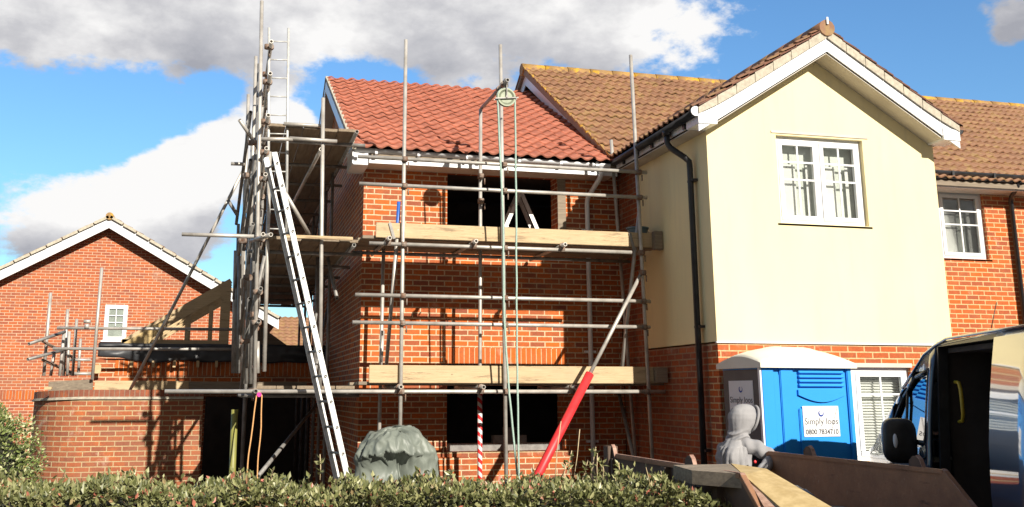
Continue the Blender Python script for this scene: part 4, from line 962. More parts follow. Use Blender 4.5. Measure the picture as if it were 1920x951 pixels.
# ------------------------------------------------------------------ tarpaulin-covered mixer
tp = hit(742, 890, y=11.2); cxm, cym = tp.x + .06, 11.5
tr = thing('covered_mixer', (cxm, cym, 0), 'cement mixer hidden under a creased grey tarpaulin behind the hedge', 'mixer')
bmm = MB(); N1, N2 = 180, 76; rows = []
def ridged(p, k): return 1 - abs(noise.noise(p * k)) * 2
for j in range(N2 + 1):
    s_ = j / N2; row = []
    for i in range(N1):
        a = 2 * PI * i / N1; ca, sa = math.cos(a), math.sin(a)
        front = max(0, -sa) ** 1.5
        lip = .40 + .07 * math.sin(a * 2 + .6) + .04 * noise.noise(Vector((a * 1.5, 2, 2)))
        if s_ < lip:
            t = s_ / lip; rr = .45 * t ** .62; z = 1.455 - .27 * t ** 2.2
        else:
            t = (s_ - lip) / (1 - lip); rr = .45 + .05 * t - max(0, -math.sin(a + .15)) ** 2.5 * .34 * math.sin(min(1, t * 1.9 + .12) * PI) * (1 if t < .46 else 0) ; z = 1.185 - .95 * t
        P_ = Vector((ca * 1.3, sa * 1.3, s_ * 2.2))
        rr *= 1 + .16 * noise.noise(P_) + .12 * (ridged(P_ + Vector((3, 1, 7)), 1.9) - .5) * min(1, s_ * 2.5) + .06 * (ridged(P_ + Vector((1, 5, 2)), 3.6) - .5) + .035 * (ridged(P_ + Vector((9, 2, 4)), 7.5) - .5)
        z += .055 * noise.noise(P_ * 1.2 + Vector((0, 0, 9))) + .04 * (ridged(P_ + Vector((8, 0, 0)), 3.2) - .5)
        row.append(bmm.bm.verts.new((cxm + .01 + rr * ca, cym + rr * sa * .85, z)))
    rows.append(row)
for j in range(N2):
    for i in range(N1):
        f = bmm.bm.faces.new([rows[j][i], rows[j][(i + 1) % N1], rows[j + 1][(i + 1) % N1], rows[j + 1][i]]); f.smooth = True
bmesh.ops.remove_doubles(bmm.bm, verts=bmm.bm.verts, dist=.002)
bmm.build('tarpaulin', M['tarp'], tr)
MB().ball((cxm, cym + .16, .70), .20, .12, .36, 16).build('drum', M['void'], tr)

# ------------------------------------------------------------------ portable toilet
FL = Vector((5.45, 9.56, 0)); FR = Vector((6.60, 9.68, 0)); ex_ = (FR - FL).normalized(); ey_ = Vector((-ex_.y, ex_.x, 0)); WD = (FR - FL).length; DP = .72
lt = thing('portable_toilet', FL, 'blue portable toilet with white domed roof and grey door beside the hooded person', 'portable toilet')
def LP(a, b, z): return FL + ex_ * a + ey_ * b + Vector((0, 0, z))
def lbox(mb, a0, a1, b0, b1, z0, z1): return mb.hexa([LP(a0, b0, z0), LP(a1, b0, z0), LP(a1, b1, z0), LP(a0, b1, z0), LP(a0, b0, z1), LP(a1, b0, z1), LP(a1, b1, z1), LP(a0, b1, z1)])
b = MB(); lbox(b, .012, WD, .03, DP, .12, 2.13); b.build('cabin', M['loo_blue'], lt)
b = MB()
lbox(b, 0, .155, 0, .03, .12, 2.13); lbox(b, .235, .40, .0, .03, .12, 2.13); lbox(b, .155, .235, .018, .03, .12, 2.05); 
lbox(b, .455, 1.04, .012, .03, .12, 1.70); lbox(b, WD - .06, WD, 0, .03, .12, 2.13)
b.build('side_panel', M['loo_blue'], lt, bevel=.008)
b = MB()
for k in range(4): z = 2.09 - k * .046; b.hexa([LP(.47, -.012, z - .026), LP(1.05, -.012, z - .026), LP(1.05, .03, z - .036), LP(.47, .03, z - .036), LP(.47, .004, z), LP(1.05, .004, z), LP(1.05, .03, z), LP(.47, .03, z)])
b.build('louvre_vent', M['loo_blue'], lt, bevel=.004)
arcp = [LP(.455 + .61 * k / 12, .004, 1.835 - .075 * math.sin(PI * k / 12)) for k in range(13)]
b = MB()
for k in range(12): b.prism([arcp[k], arcp[k + 1], LP(.455 + .61 * (k + 1) / 12, .004, 1.89), LP(.455 + .61 * k / 12, .004, 1.89)], ey_ * .03)
b.build('moulded_panel', M['loo_blue'], lt)
b = MB(); lbox(b, -.012, .011, .04, DP - .03, .14, 2.10); b.build('door', M['loo_grey'], lt, bevel=.006)
b = MB(); lbox(b, -.02, .0, 0.0, .035, .12, 2.13); b.build('door_frame', M['white'], lt)
# roof: arched both ways
rb_ = MB(); na, nb = 20, 12; gr = []
for i in range(na + 1):
    c_ = []
    for j in range(nb + 1):
        a = -.04 + (WD + .08) * i / na; bq = -.05 + (DP + .10) * j / nb
        z = 2.165 + .115 * (math.sin(PI * i / na) ** .7) * (.55 + .45 * math.sin(PI * j / nb)) + .075 * math.sin(PI * j / nb)
        if 6 < i < 9 or 12 < i < 15: z += .008
        c_.append(rb_.bm.verts.new(LP(a, bq, z)))
    gr.append(c_)
for i in range(na):
    for j in range(nb):
        f = rb_.bm.faces.new([gr[i][j], gr[i + 1][j], gr[i + 1][j + 1], gr[i][j + 1]]); f.smooth = True
edge = [gr[i][0] for i in range(na + 1)] + [gr[na][j] for j in range(1, nb + 1)] + [gr[i][nb] for i in range(na - 1, -1, -1)] + [gr[0][j] for j in range(nb - 1, 0, -1)]
low = [rb_.bm.verts.new((v.co.x, v.co.y, 2.115 if True else 0)) for v in edge]
for k in range(len(edge)): rb_.bm.faces.new([edge[k], edge[(k + 1) % len(edge)], low[(k + 1) % len(edge)], low[k]])
rb_.bm.faces.new(low); rb_.build('roof', M['loo_white'], lt)
b = MB(); lbox(b, .02, WD - .02, .02, DP, .0, .119); b.build('skid_base', M['black'], lt)
def text_obj(s, size, origin, xdir, up, mat, parent, name='lettering', bold=0.0):
    cu = bpy.data.curves.new(name, 'FONT'); cu.body = s; cu.size = size; cu.extrude = .0006; cu.offset = bold; cu.align_x = 'CENTER'
    to = bpy.data.objects.new('tmp', cu); COL.objects.link(to)
    dg = bpy.context.evaluated_depsgraph_get(); me = bpy.data.meshes.new_from_object(to.evaluated_get(dg)); bpy.data.objects.remove(to)
    xdir = Vector(xdir).normalized(); up = Vector(up).normalized(); nz_ = xdir.cross(up)
    base = Vector((0, 0, 0)); q = parent
    while q is not None: base += q.location; q = q.parent
    mt = Matrix((xdir, up, nz_)).transposed().to_4x4(); mt.translation = Vector(origin) - base; me.transform(mt)
    me.materials.clear(); me.materials.append(mat)
    o = bpy.data.objects.new(name, me); COL.objects.link(o); o.parent = parent; return o
def swirl(parent, c, xd, up, r):
    xd = Vector(xd).normalized(); up = Vector(up).normalized(); nz_ = xd.cross(up); b = MB(); out = []; inn = []
    for k in range(25):
        a = math.radians(60 - 300 * k / 24); t = k / 24; w_ = r * (.10 + .42 * math.sin(PI * min(1, t * 1.02)))
        out.append(Vector(c) + (xd * math.cos(a) + up * math.sin(a)) * r * 1.0); inn.append(Vector(c) + (xd * math.cos(a) + up * math.sin(a)) * (r - w_) + xd * r * .12)
    for k in range(24): b.prism([out[k], out[k + 1], inn[k + 1], inn[k]], nz_ * .0012)
    b.build('emblem', M['ink_blue'], parent)
def sign(a0, a1, z0, z1, face):
    sg = MB()
    if face == 'front':
        lbox(sg, a0, a1, .003, .0115, z0, z1); s_ = sg.build('sign', M['sign'], lt, bevel=.001); s_['label'] = 'white sign on the sunlit blue side'
        o = lambda a, z: LP(a, .0018, z); xd = ex_
    else:
        lbox(sg, -.017, -.0125, a0, a1, z0, z1); s_ = sg.build('sign', M['sign'], lt, bevel=.0005); s_['label'] = 'white sign on the grey door'
        o = lambda a, z: LP(-.0185, a, z); xd = -ey_
    m_ = (a0 + a1) / 2; w_ = a1 - a0; h_ = z1 - z0
    nsgn = 1
    text_obj('Simply loos', w_ * .205, o(m_, z0 + h_ * .40), xd, (0, 0, 1), M['ink'], s_)
    text_obj('0800 7834710', w_ * .158, o(m_, z0 + h_ * .08), xd, (0, 0, 1), M['ink'], s_, bold=.0012)
    swirl(s_, o(m_ + (.0 if face == 'front' else 0), z0 + h_ * .76), xd, (0, 0, 1), w_ * .075)
sign(.49, .95, 1.405, 1.72, 'front'); sign(.14, .58, 1.60, 1.985, 'door')

# ------------------------------------------------------------------ skip
SX0, SX1, SY0, SY1, SZ = 3.61, 5.28, 6.68, 9.20, 1.265
sk = thing('rubbish_skip', ((SX0 + SX1) / 2, 8, 0), 'rusty brown steel skip full of boards in front of the van and the portable toilet', 'skip')
prof_ = [(SY0, SZ), (SY1, SZ), (SY1 + .42, .85), (SY1 + .05, .12), (SY0 - .0, .12), (SY0 - .55, .62), (SY0 - .55, .80)]
for x, sgn in ((SX0, 1), (SX1, -1)):
    o = MB().prism([(x, y, z) for y, z in prof_], (.008 * sgn, 0, 0)).build('side_plate', M['rust_brown'] if x > 4 else M['rust_dark'], sk)
    rim = MB(); rim.beam((x, SY0, SZ + .01), (x, SY1, SZ + .01), .045, .035); rim.beam((x, SY0, SZ + .008), (x, SY0 - .55, .80), .045, .04); rim.beam((x, SY1, SZ + .008), (x, SY1 + .42, .85), .045, .04)
    rim.build('rim', M['rust_brown'], sk, bevel=.004)
    e_ = MB(); e_.beam((x - .0, SY0, SZ + .031), (x, SY1 if x < 4 else SY0 + .01, SZ + .031), .030, .006); e_.beam((x, SY0, SZ + .03), (x, SY0 - .55, .823), .04, .006); e_.build('worn_edge', M['skip_edge'], sk)
    for y in ((9.12, 7.46) if sgn > 0 else (8.50, 7.00)):
        lg = MB(); pts = [(x, y - .09, SZ - .02), (x, y + .10, SZ - .02), (x, y + .085, SZ + .07), (x, y + .04, SZ + .105), (x, y - .01, SZ + .105), (x, y - .05, SZ + .07)]
        lg.prism(pts, (-.03 * sgn, 0, 0)); lu = lg.build('lifting_lug', M['rust_dark'], sk, bevel=.003)
        MB().beam((x - .015 * sgn, y - .09, SZ - .01), (x - .015 * sgn, y - .045, SZ + .085), .034, .008).beam((x - .015 * sgn, y - .045, SZ + .085), (x - .015 * sgn, y - .008, SZ + .112), .034, .008).build('worn_edge', M['skip_edge'], lu)
    for y in (SY0 + .3, SY0 + 1.2, SY1 - .15):
        MB().box(x - .05 if sgn > 0 else x, x if sgn > 0 else x + .05, y, y + .09, .15, SZ - .01).build('rib', M['rust_dark'], sk)
b = MB(); b.poly([(SX0, SY1, SZ), (SX1, SY1, SZ), (SX1, SY1 + .42, .85), (SX0, SY1 + .42, .85)]); b = MB()
MB().hexa([(SX0, SY1 + .42, .85), (SX1, SY1 + .42, .85), (SX1, SY1 + .05, .12), (SX0, SY1 + .05, .12), (SX0, SY1 + .43, .86), (SX1, SY1 + .43, .86), (SX1, SY1 + .07, .12), (SX0, SY1 + .07, .12)]).build('end_plate', M['rust_brown'], sk)
MB().hexa([(SX0, SY0 - .55, .62), (SX1, SY0 - .55, .62), (SX1, SY0, .12), (SX0, SY0, .12), (SX0, SY0 - .56, .8), (SX1, SY0 - .56, .8), (SX1, SY0 - .58, .62), (SX0, SY0 - .58, .62)]).build('end_plate', M['rust_brown'], sk)
MB().beam((SX0 - .1, SY1 + .43, .86), (SX1 + .1, SY1 + .43, .86), .05, .04).build('rim', M['rust_brown'], sk)
MB().box(SX0, SX1, SY0 - .02, SY1 + .06, .10, .12).build('floor_plate', M['rust_dark'], sk)
# corner post at the far left, seen over the hedge
MB().box(SX0 - .07, SX0 + .03, SY1 - .10, SY1 + .02, .3, SZ + .10).build('corner_post', M['rust_dark'], sk, bevel=.004)
# boards in the skip
def slab(name, pts, th, mat, label, cat='board'):
    pts = [Vector(p) for p in pts]; n_ = (pts[1] - pts[0]).cross(pts[2] - pts[0]).normalized()
    if n_.z > 0: n_ = -n_
    return tag(MB().prism(pts, n_ * th).build(name, M[mat]), label, cat)
slab('chipboard_sheet', [hit(1371, 869, z=1.32), hit(1437, 879, z=1.30), hit(1560, 951, z=1.12), hit(1600, 975, z=1.05), hit(1490, 975, z=1.05), hit(1395, 891, z=1.28)], .022, 'osb', 'yellow chipboard sheet sloping down into the skip', 'sheet')
slab('plywood_sheet', [hit(1262, 872, z=1.31), hit(1369, 870, z=1.315), hit(1392, 889, z=1.29), hit(1297, 882, z=1.29)], .10, 'timber_grey', 'dark plywood piece lying across the left rim of the skip', 'sheet')
slab('timber_plank', [hit(1386, 893, z=1.2), hit(1398, 893, z=1.2), hit(1462, 960, z=1.0), hit(1437, 960, z=1.0)], .05, 'skip_edge', 'worn plank leaning against the left side of the skip below the yellow sheet', 'plank')
for k in range(4):
    p = hit(1492 + 14 * (k % 2), 925 + 9 * k, z=1.06 - .015 * k)
    s_ = MB(); s_.ball(p, .07, .10, .06, 18, lambda c, k=k: 1 + .35 * noise.noise(c * 2.6 + Vector((k * 5, 0, 0)))); tag(s_.build('rubbish_bag', M['sack']), 'crumpled grey blue plastic in the skip beside the yellow sheet', 'rubbish', 'crumpled plastic in the skip')
b = MB(); b.box(SX0 + .02, SX1 - .02, SY0 - .1, SY1, .13, .88)
for v in b.bm.verts: pass
bmesh.ops.subdivide_edges(b.bm, edges=b.bm.edges, cuts=12, use_grid_fill=True)
for v in b.bm.verts:
    if v.co.z > .85: v.co.z += .12 * noise.noise(v.co * 3.5) + .05 * noise.noise(v.co * 11)
tag(b.build('rubble', M['block']), 'broken rubble filling the skip', 'rubble', kind='stuff')

# ------------------------------------------------------------------ person
def skin_fig(name, verts, edges, mat, parent, root=0, sub=2):
    me = bpy.data.meshes.new(name); L = Vector((0, 0, 0)); q = parent
    while q is not None: L += q.location; q = q.parent
    me.from_pydata([Vector(v[:3]) - L for v in verts], edges, []); me.materials.append(mat)
    o = bpy.data.objects.new(name, me); COL.objects.link(o); o.parent = parent
    md = o.modifiers.new('skin', 'SKIN'); md.use_smooth_shade = True
    for i, v in enumerate(verts):
        sv = me.skin_vertices[0].data[i]; sv.radius = (v[3], v[4] if len(v) > 4 else v[3]); sv.use_root = i == root
    sd_ = o.modifiers.new('sub', 'SUBSURF'); sd_.levels = sub; sd_.render_levels = sub
    return o
hc = hit(1392, 792, y=9.45)     # centre of the hood
pe = thing('person', (hc.x - .12, 9.5, 0), 'person in a pale grey hooded sweatshirt bending over the end of the skip', 'person')
px, py = hc.x, hc.y
HX = px
neck = (px - .045, py + .01, 1.43)
sh_m = (px - .08, py, 1.35)
shR = hit(1406, 836, y=9.36); shL = Vector((px - .10, py + .20, 1.28))
elb = hit(1446, 860, y=9.24); wri = hit(1424, 886, y=9.05)
pel = (px - .10, py + .05, .90)
V = [(*pel, .12, .11), (px - .09, py + .04, 1.10, .10, .09), (px - .08, py + .03, 1.24, .11, .10), (*sh_m, .07), (*neck, .045), (px - .02, py, 1.53, .055), (px, py, 1.60, .085), (px + .01, py, 1.66, .075),
     (shR.x, shR.y, shR.z - .02, .038), (elb.x, elb.y, elb.z, .034), (wri.x, wri.y, wri.z, .026),
     (shL.x, shL.y, shL.z, .038), (px + .06, py + .22, 1.14, .034), (px + .24, py + .10, 1.06, .026),
     (px - .16, py - .02, .80, .08), (px - .15, py - .03, .46, .055), (px - .17, py, .09, .04), (px - .06, py - .06, .05, .035),
     (px - .06, py + .14, .80, .08), (px - .03, py + .16, .46, .055), (px - .06, py + .2, .09, .04), (px + .06, py + .18, .05, .035)]
E_ = [(0, 1), (1, 2), (2, 3), (3, 4), (4, 5), (5, 6), (6, 7), (3, 8), (8, 9), (9, 10), (3, 11), (11, 12), (12, 13), (0, 14), (14, 15), (15, 16), (16, 17), (0, 18), (18, 19), (19, 20), (20, 21)]
skin_fig('body', V, E_, M['skin'], pe)
b = MB(); b.ball((px + .092, py, 1.585), .055, .07, .09, 16, lambda c: 1 + .45 * math.exp(-((c.y) ** 2 + (c.z + .05) ** 2) * 18) * (c.x > 0) + .08 * math.exp(-((c.z + .55) ** 2) * 40) * (c.x > 0)); b.build('face', M['skin'], pe)
# sweatshirt body with sleeves
LO = [(.88, -.10, .165, .16), (.97, -.105, .160, .155), (1.06, -.11, .158, .155), (1.14, -.112, .165, .16), (1.21, -.11, .172, .165), (1.27, -.10, .170, .165), (1.32, -.088, .152, .155), (1.36, -.075, .128, .135),
      (1.395, -.062, .108, .12), (1.43, -.05, .100, .112), (1.455, -.04, .106, .112), (1.48, -.032, .104, .108), (1.51, -.022, .116, .114), (1.555, -.01, .130, .122), (1.60, -.003, .138, .128), (1.645, .002, .134, .124), (1.685, .008, .117, .108), (1.715, .014, .090, .084), (1.737, .018, .055, .052), (1.746, .02, .012, .012)]
def cloth(p, a, z):
    v_ = Vector((math.cos(a) * 1.6, math.sin(a) * 1.6, z * 3))
    f_ = .022 * (1 - abs(noise.noise(Vector((math.cos(a) * 3.2, math.sin(a) * 3.2, z * 1.6)))) * 4) if z < 1.33 else 0
    g_ = .016 * math.sin(z * 95 + 2.5 * math.sin(a * 2 + 1)) * math.exp(-((z - 1.43) / .045) ** 2)
    h_ = 1 if z < 1.40 else .35
    return f_ + g_ + h_ * (.022 * noise.noise(v_) + .010 * noise.noise(v_ * 3.1)) + (1 - h_) * .012 * noise.noise(Vector((math.cos(a) * 1.5, math.sin(a) * 1.5, z * 12)))
def loft_interp(z):
    for q in range(len(LO) - 1):
        if z <= LO[q + 1][0]:
            t = (z - LO[q][0]) / (LO[q + 1][0] - LO[q][0]); return [LO[q][k] * (1 - t) + LO[q + 1][k] * t for k in (1, 2, 3)]
    return list(LO[-1][1:])
b = MB(); rows = []; NZ, NA = 110, 72
for q in range(NZ + 1):
    z = .88 + (1.746 - .88) * (q / NZ) ** .93; ox, rx, ry = loft_interp(z); row = []
    for k in range(NA):
        a = 2 * PI * k / NA; d_ = cloth(None, a, z) if z < 1.7 else 0
        x = px + ox + (rx + d_) * math.cos(a); y = py + .015 + (ry + d_) * math.sin(a) * 1.0
        if z > 1.47:
            x += .035 * max(0, math.cos(a)) * min(1, (z - 1.47) / .1)
            lim = px + .128 + (z - 1.60) * .30
            if x > lim: x = lim - min(.055, (x - lim) * 1.5)
        row.append(b.bm.verts.new((x, y, z)))
    rows.append(row)
for q in range(NZ):
    for k in range(NA):
        f = b.bm.faces.new([rows[q][k], rows[q][(k + 1) % NA], rows[q + 1][(k + 1) % NA], rows[q + 1][k]]); f.smooth = True
b.bm.faces.new(rows[-1])
def sleeve(path, radii, seed):
    n = 60; R_ = []
    import bisect
    P_ = [Vector(p) for p in path]
    def cat(t):
        m = len(P_) - 1; s_ = t * m; q = min(int(s_), m - 1); u_ = s_ - q
        p0 = P_[max(q - 1, 0)]; p1 = P_[q]; p2 = P_[q + 1]; p3 = P_[min(q + 2, m)]
        return .5 * ((2 * p1) + (p2 - p0) * u_ + (2 * p0 - 5 * p1 + 4 * p2 - p3) * u_ ** 2 + (3 * p1 - p0 - 3 * p2 + p3) * u_ ** 3), radii[q] * (1 - u_) + radii[q + 1] * u_
    prev = None
    for q in range(n + 1):
        c, r_ = cat(q / n); c2, _ = cat(min(1, q / n + .01)); c0, _ = cat(max(0, q / n - .01)); d = (c2 - c0).normalized()
        a_ = d.orthogonal().normalized() if prev is None else (prev - d * prev.dot(d)).normalized(); prev = a_; b_ = d.cross(a_); ring = []
        for k in range(28):
            t = 2 * PI * k / 28; w_ = 1 + .10 * math.sin(q * .62 + 1.6 * math.sin(t + seed)) * (.4 + .6 * abs(math.sin(q / n * PI))) + .12 * noise.noise(Vector((math.cos(t) * 1.5, math.sin(t) * 1.5, q * .12 + seed)))
            ring.append(b.bm.verts.new(c + (a_ * math.cos(t) + b_ * math.sin(t)) * r_ * w_))
        R_.append(ring)
    for q in range(n):
        for k in range(28):
            f = b.bm.faces.new([R_[q][k], R_[q][(k + 1) % 28], R_[q + 1][(k + 1) % 28], R_[q + 1][k]]); f.smooth = True
    b.bm.faces.new(R_[0][::-1]); b.bm.faces.new(R_[-1])
sleeve([(px - .09, py - .02, 1.325), shR + Vector((-.02, .02, .0)), (shR + elb) / 2 + Vector((.012, 0, .012)), elb, (elb + wri) / 2 + Vector((.008, 0, -.006)), wri], [.07, .085, .074, .066, .054, .044], 1.0)
sleeve([(px - .08, py + .08, 1.31), shL, (px - .02, py + .24, 1.2), (px + .06, py + .24, 1.12), (px + .15, py + .17, 1.09), (px + .22, py + .11, 1.07)], [.07, .085, .075, .066, .055, .044], 4.0)
b.build('sweatshirt', M['hood'], pe)
MB().ball(hit(1417, 866, y=9.42), .085, .05, .10, 16).build('dark_filler', M['jeans'], pe)  # dark ellipsoid filling the gap between torso and near arm
# rolled rim of the hood round the face, cuffs
b = MB(); rim = []
for k in range(33):
    a = 2 * PI * k / 32; z_ = 1.60 + math.sin(a) * .122; rim.append(Vector((px + .122 + (z_ - 1.60) * .30, py + math.cos(a) * .10, z_)))
b.tube(rim, .014, 8); b.build('hood_rim', M['hood'], pe)
b = MB(); b.tube([wri + (wri - elb).normalized() * -.03, wri + (wri - elb).normalized() * .012], .047, 14); b.build('cuff', M['hood'], pe)
V = [(px - .10, py + .05, .90, .13, .12), (px - .16, py - .02, .78, .10), (px - .15, py - .03, .46, .075), (px - .17, py, .12, .06), (px - .06, py + .14, .78, .10), (px - .03, py + .16, .46, .075), (px - .06, py + .2, .12, .06)]
skin_fig('trousers', V, [(0, 1), (1, 2), (2, 3), (0, 4), (4, 5), (5, 6)], M['jeans'], pe)
for yy, xx in ((py, px - .12), (py + .2, px - .01)): b = MB(); b.ball((xx, yy, .055), .15, .055, .055, 14); b.build('boot', M['boot'], pe)
pk = hit(1416, 866, y=9.20); MB().ball(pk, .016, .01, .016, 8).build('badge', M['red'], pe)
def hand(base, dirv, side, up, parent):
    base = Vector(base); d = Vector(dirv).normalized(); s = Vector(side).normalized(); u_ = Vector(up).normalized()
    V = [(*base, .024), (*(base + d * .05), .030, .018)]; E = [(0, 1)]
    b = skin_fig('hand', V, E, M['glove'], parent, 0, 2)
    for k, (o_, ln) in enumerate(((-.028, .058), (-.010, .072), (.010, .068), (.027, .052))):
        p0 = base + d * .045 + s * o_; p1 = base + d * .078 + s * o_ * 1.15; p2 = p1 + (d * .75 - u_ * .6).normalized() * ln * .5; p3 = p2 + (d * .2 - u_).normalized() * ln * .45
        skin_fig('finger', [(*p0, .011), (*p1, .0105), (*p2, .0095), (*p3, .008)], [(0, 1), (1, 2), (2, 3)], M['glove'], parent, 0, 1)
    p0 = base + d * .015 - s * .02; p1 = p0 - s * .032 + d * .02; p2 = p1 + d * .035 - u_ * .012
    skin_fig('thumb', [(*p0, .012), (*p1, .0115), (*p2, .009)], [(0, 1), (1, 2)], M['glove'], parent, 0, 1)
hand(wri, (-.25, -.5, -.35), (.8, -.4, 0), (0, -.2, 1), pe)
hand((px + .24, py + .10, 1.06), (.6, -.5, -.35), (.6, .7, 0), (0, 0, 1), pe)

# ------------------------------------------------------------------ van
VA = hit(1755, 648, z=2.27); VB = hit(1869.5, 631, z=2.27)
hd_ = (VA - VB); hd_.z = 0; OW = hd_.length; hd_.normalize(); nl = Vector((-hd_.y, hd_.x, 0))     # nl points to the van's left (towards camera side)
if nl.x > 0: nl = -nl
V0 = Vector((VA.x, VA.y, 0))                        # foot of the front edge of the sliding door opening
vn = thing('panel_van', V0, 'dark glossy high roof panel van with its side door slid open', 'van')
ZR = 2.37
def tum(z):          # tumblehome: side leans in towards the roof
    return -.16 * max(0, (z - 1.15) / (ZR - 1.15)) ** 1.6 + .0 - .04 * max(0, (.7 - z))
def VP(s, z, off=0.0): return V0 + hd_ * s + nl * (tum(z) - tum(2.27) + off) + Vector((0, 0, z))
def VC(s, t, z):      # across: t=0 left side ... 1 right side
    wdt = 1.98 + 2 * (tum(z) - 0); p = V0 + hd_ * s + nl * (tum(z) - tum(2.27)) - nl * wdt * t; p.z = z; return p
def vhit(u, v):       # pixel to side-plane coords (s,z)
    n_ = nl; d = ray(u, v); t = (V0 - CAMP).dot(n_) / d.dot(n_); P = CAMP + d * t; return (P - V0).dot(hd_), P.z
# roof profile along s: s>0 towards the nose
RP = [(-9, 2.37), (-.6, 2.37), (0, 2.33), (.3, 2.26), (.55, 2.13), (.9, 1.96), (1.2, 1.80), (1.5, 1.65), (1.9, 1.38), (2.3, 1.30), (2.75, 1.14)]
def roofz(s):
    for (a, za), (b, zb) in zip(RP, RP[1:]):
        if s <= b: return za + (zb - za) * (s - a) / (b - a)
    return 1.14
REAR = -OW - 2.4; NOSE = 2.75
# side skin as a quad grid with openings
ss = [REAR + k * .2 for k in range(int((-OW - REAR) / .2) + 1)] + [-OW, 0.0] + [.03 + .12 * k for k in range(1, 23)]
ss = sorted({round(x, 4) for x in ss if x <= NOSE})
zs_ = [.30, .5, .7, .95, 1.2, 1.42, 1.6, 1.75, 1.9, 2.05, 2.2]
def col_z(s):
    rz = roofz(s) - .07; return [min(z, rz) for z in zs_[:-1]] + [min(rz, 2.30)]
body = MB(); grid = {}
for i, s in enumerate(ss):
    for j, z in enumerate(col_z(s)):
        grid[i, j] = body.bm.verts.new(VC(s, 0, z) + (-nl * .22 * max(0, (s - 2.0) / .75) ** 2 if s > 2.0 else Vector((0, 0, 0))))
        grid[i, j, 1] = body.bm.verts.new(VC(s, 1, z) + (nl * .22 * max(0, (s - 2.0) / .75) ** 2 if s > 2.0 else Vector((0, 0, 0))))
# cab window outline in (s,z)
def in_window(s, z): return .12 < s < 1.24 and 1.42 < z < min(2.05, roofz(s) - .13)
nz2 = len(zs_)
for i in range(len(ss) - 1):
    sm = (ss[i] + ss[i + 1]) / 2; dooro = -OW < sm < 0
    for j in range(nz2 - 1):
        za = col_z(sm)[j]; zb = col_z(sm)[j + 1]
        if zb - za < .004: continue
        for q in (0, 1):
            g_ = (lambda a, b: grid[a, b]) if q == 0 else (lambda a, b: grid[a, b, 1])
            if q == 0 and dooro and .4 < (za + zb) / 2: continue
            if in_window(sm, (za + zb) / 2): continue
            f = body.bm.faces.new([g_(i, j), g_(i + 1, j), g_(i + 1, j + 1), g_(i, j + 1)]); f.smooth = True
# roof / windscreen / bonnet skin
NT = 14; roofv = {}
for i, s in enumerate(ss):
    for k in range(NT + 1):
        t = k / NT; z0_ = col_z(s)[-1]; inset = nl * .22 * max(0, (s - 2.0) / .75) ** 2 if s > 2.0 else Vector((0, 0, 0))
        if k == 0: roofv[i, k] = grid[i, nz2 - 1]; continue
        if k == NT: roofv[i, k] = grid[i, nz2 - 1, 1]; continue
        p = VC(s, t, z0_); crown = .06 * (1 - abs(2 * t - 1) ** 3.5) + .03 * (1 - (2 * t - 1) ** 2)
        p.z = z0_ + crown; roofv[i, k] = body.bm.verts.new(p + (-inset * (1 - 2 * t)))
def in_screen(s, t): return .92 < s < 1.93 and .09 < t < .91
for i in range(len(ss) - 1):
    sm = (ss[i] + ss[i + 1]) / 2
    for k in range(NT):
        if in_screen(sm, (k + .5) / NT): continue
        f = body.bm.faces.new([roofv[i, k], roofv[i + 1, k], roofv[i + 1, k + 1], roofv[i, k + 1]]); f.smooth = True
for i_ in (0, len(ss) - 1):
    body.bm.faces.new([grid[i_, j] for j in range(0, nz2)] + [roofv[i_, k] for k in range(1, NT)] + [grid[i_, j, 1] for j in range(nz2 - 1, -1, -1)])
bmesh.ops.remove_doubles(body.bm, verts=body.bm.verts, dist=.0008)
bo = body.build('body', M['van'], vn); sm_ = bo.modifiers.new('t', 'SOLIDIFY'); sm_.thickness = .02; sm_.offset = 0
# interior lining (dark load bay)
b = MB()
def vbox(mb, s0, s1, t0, t1, z0, z1):
    P_ = lambda s, t, z: V0 + hd_ * s - nl * (t) + Vector((0, 0, z))
    return mb.hexa([P_(s0, t0, z0), P_(s1, t0, z0), P_(s1, t1, z0), P_(s0, t1, z0), P_(s0, t0, z1), P_(s1, t0, z1), P_(s1, t1, z1), P_(s0, t1, z1)])
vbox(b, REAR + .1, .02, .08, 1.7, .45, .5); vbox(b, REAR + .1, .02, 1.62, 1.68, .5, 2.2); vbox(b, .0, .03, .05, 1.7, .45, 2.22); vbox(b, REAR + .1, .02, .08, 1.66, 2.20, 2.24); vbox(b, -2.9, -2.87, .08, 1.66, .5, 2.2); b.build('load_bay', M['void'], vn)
b = MB()
for (s0, s1, z0, z1) in ((-.05, .0, .42, 2.27), (-OW, -OW + .035, .42, 2.27)): b.hexa([VP(s0, z0, -.0), VP(s1, z0, 0), VP(s1, z0, -.08), VP(s0, z0, -.08), VP(s0, z1, -.0), VP(s1, z1, 0), VP(s1, z1, -.08), VP(s0, z1, -.08)])
b.hexa([VP(-OW, 2.255, 0.0), VP(0, 2.255, 0), VP(0, 2.255, -.08), VP(-OW, 2.255, -.08), VP(-OW, 2.30, -.002), VP(0, 2.30, -.002), VP(0, 2.30, -.08), VP(-OW, 2.30, -.08)]); b.build('door_frame', M['black'], vn)
# drip rail
b = MB(); b.tube([VP(s, 2.315, .01) for s in (REAR, -OW, -.3)] + [VP(x_, roofz(x_) - .06, .01) for x_ in (0, .3, .55, .9)], .012, 8); b.build('drip_rail', M['van'], vn)
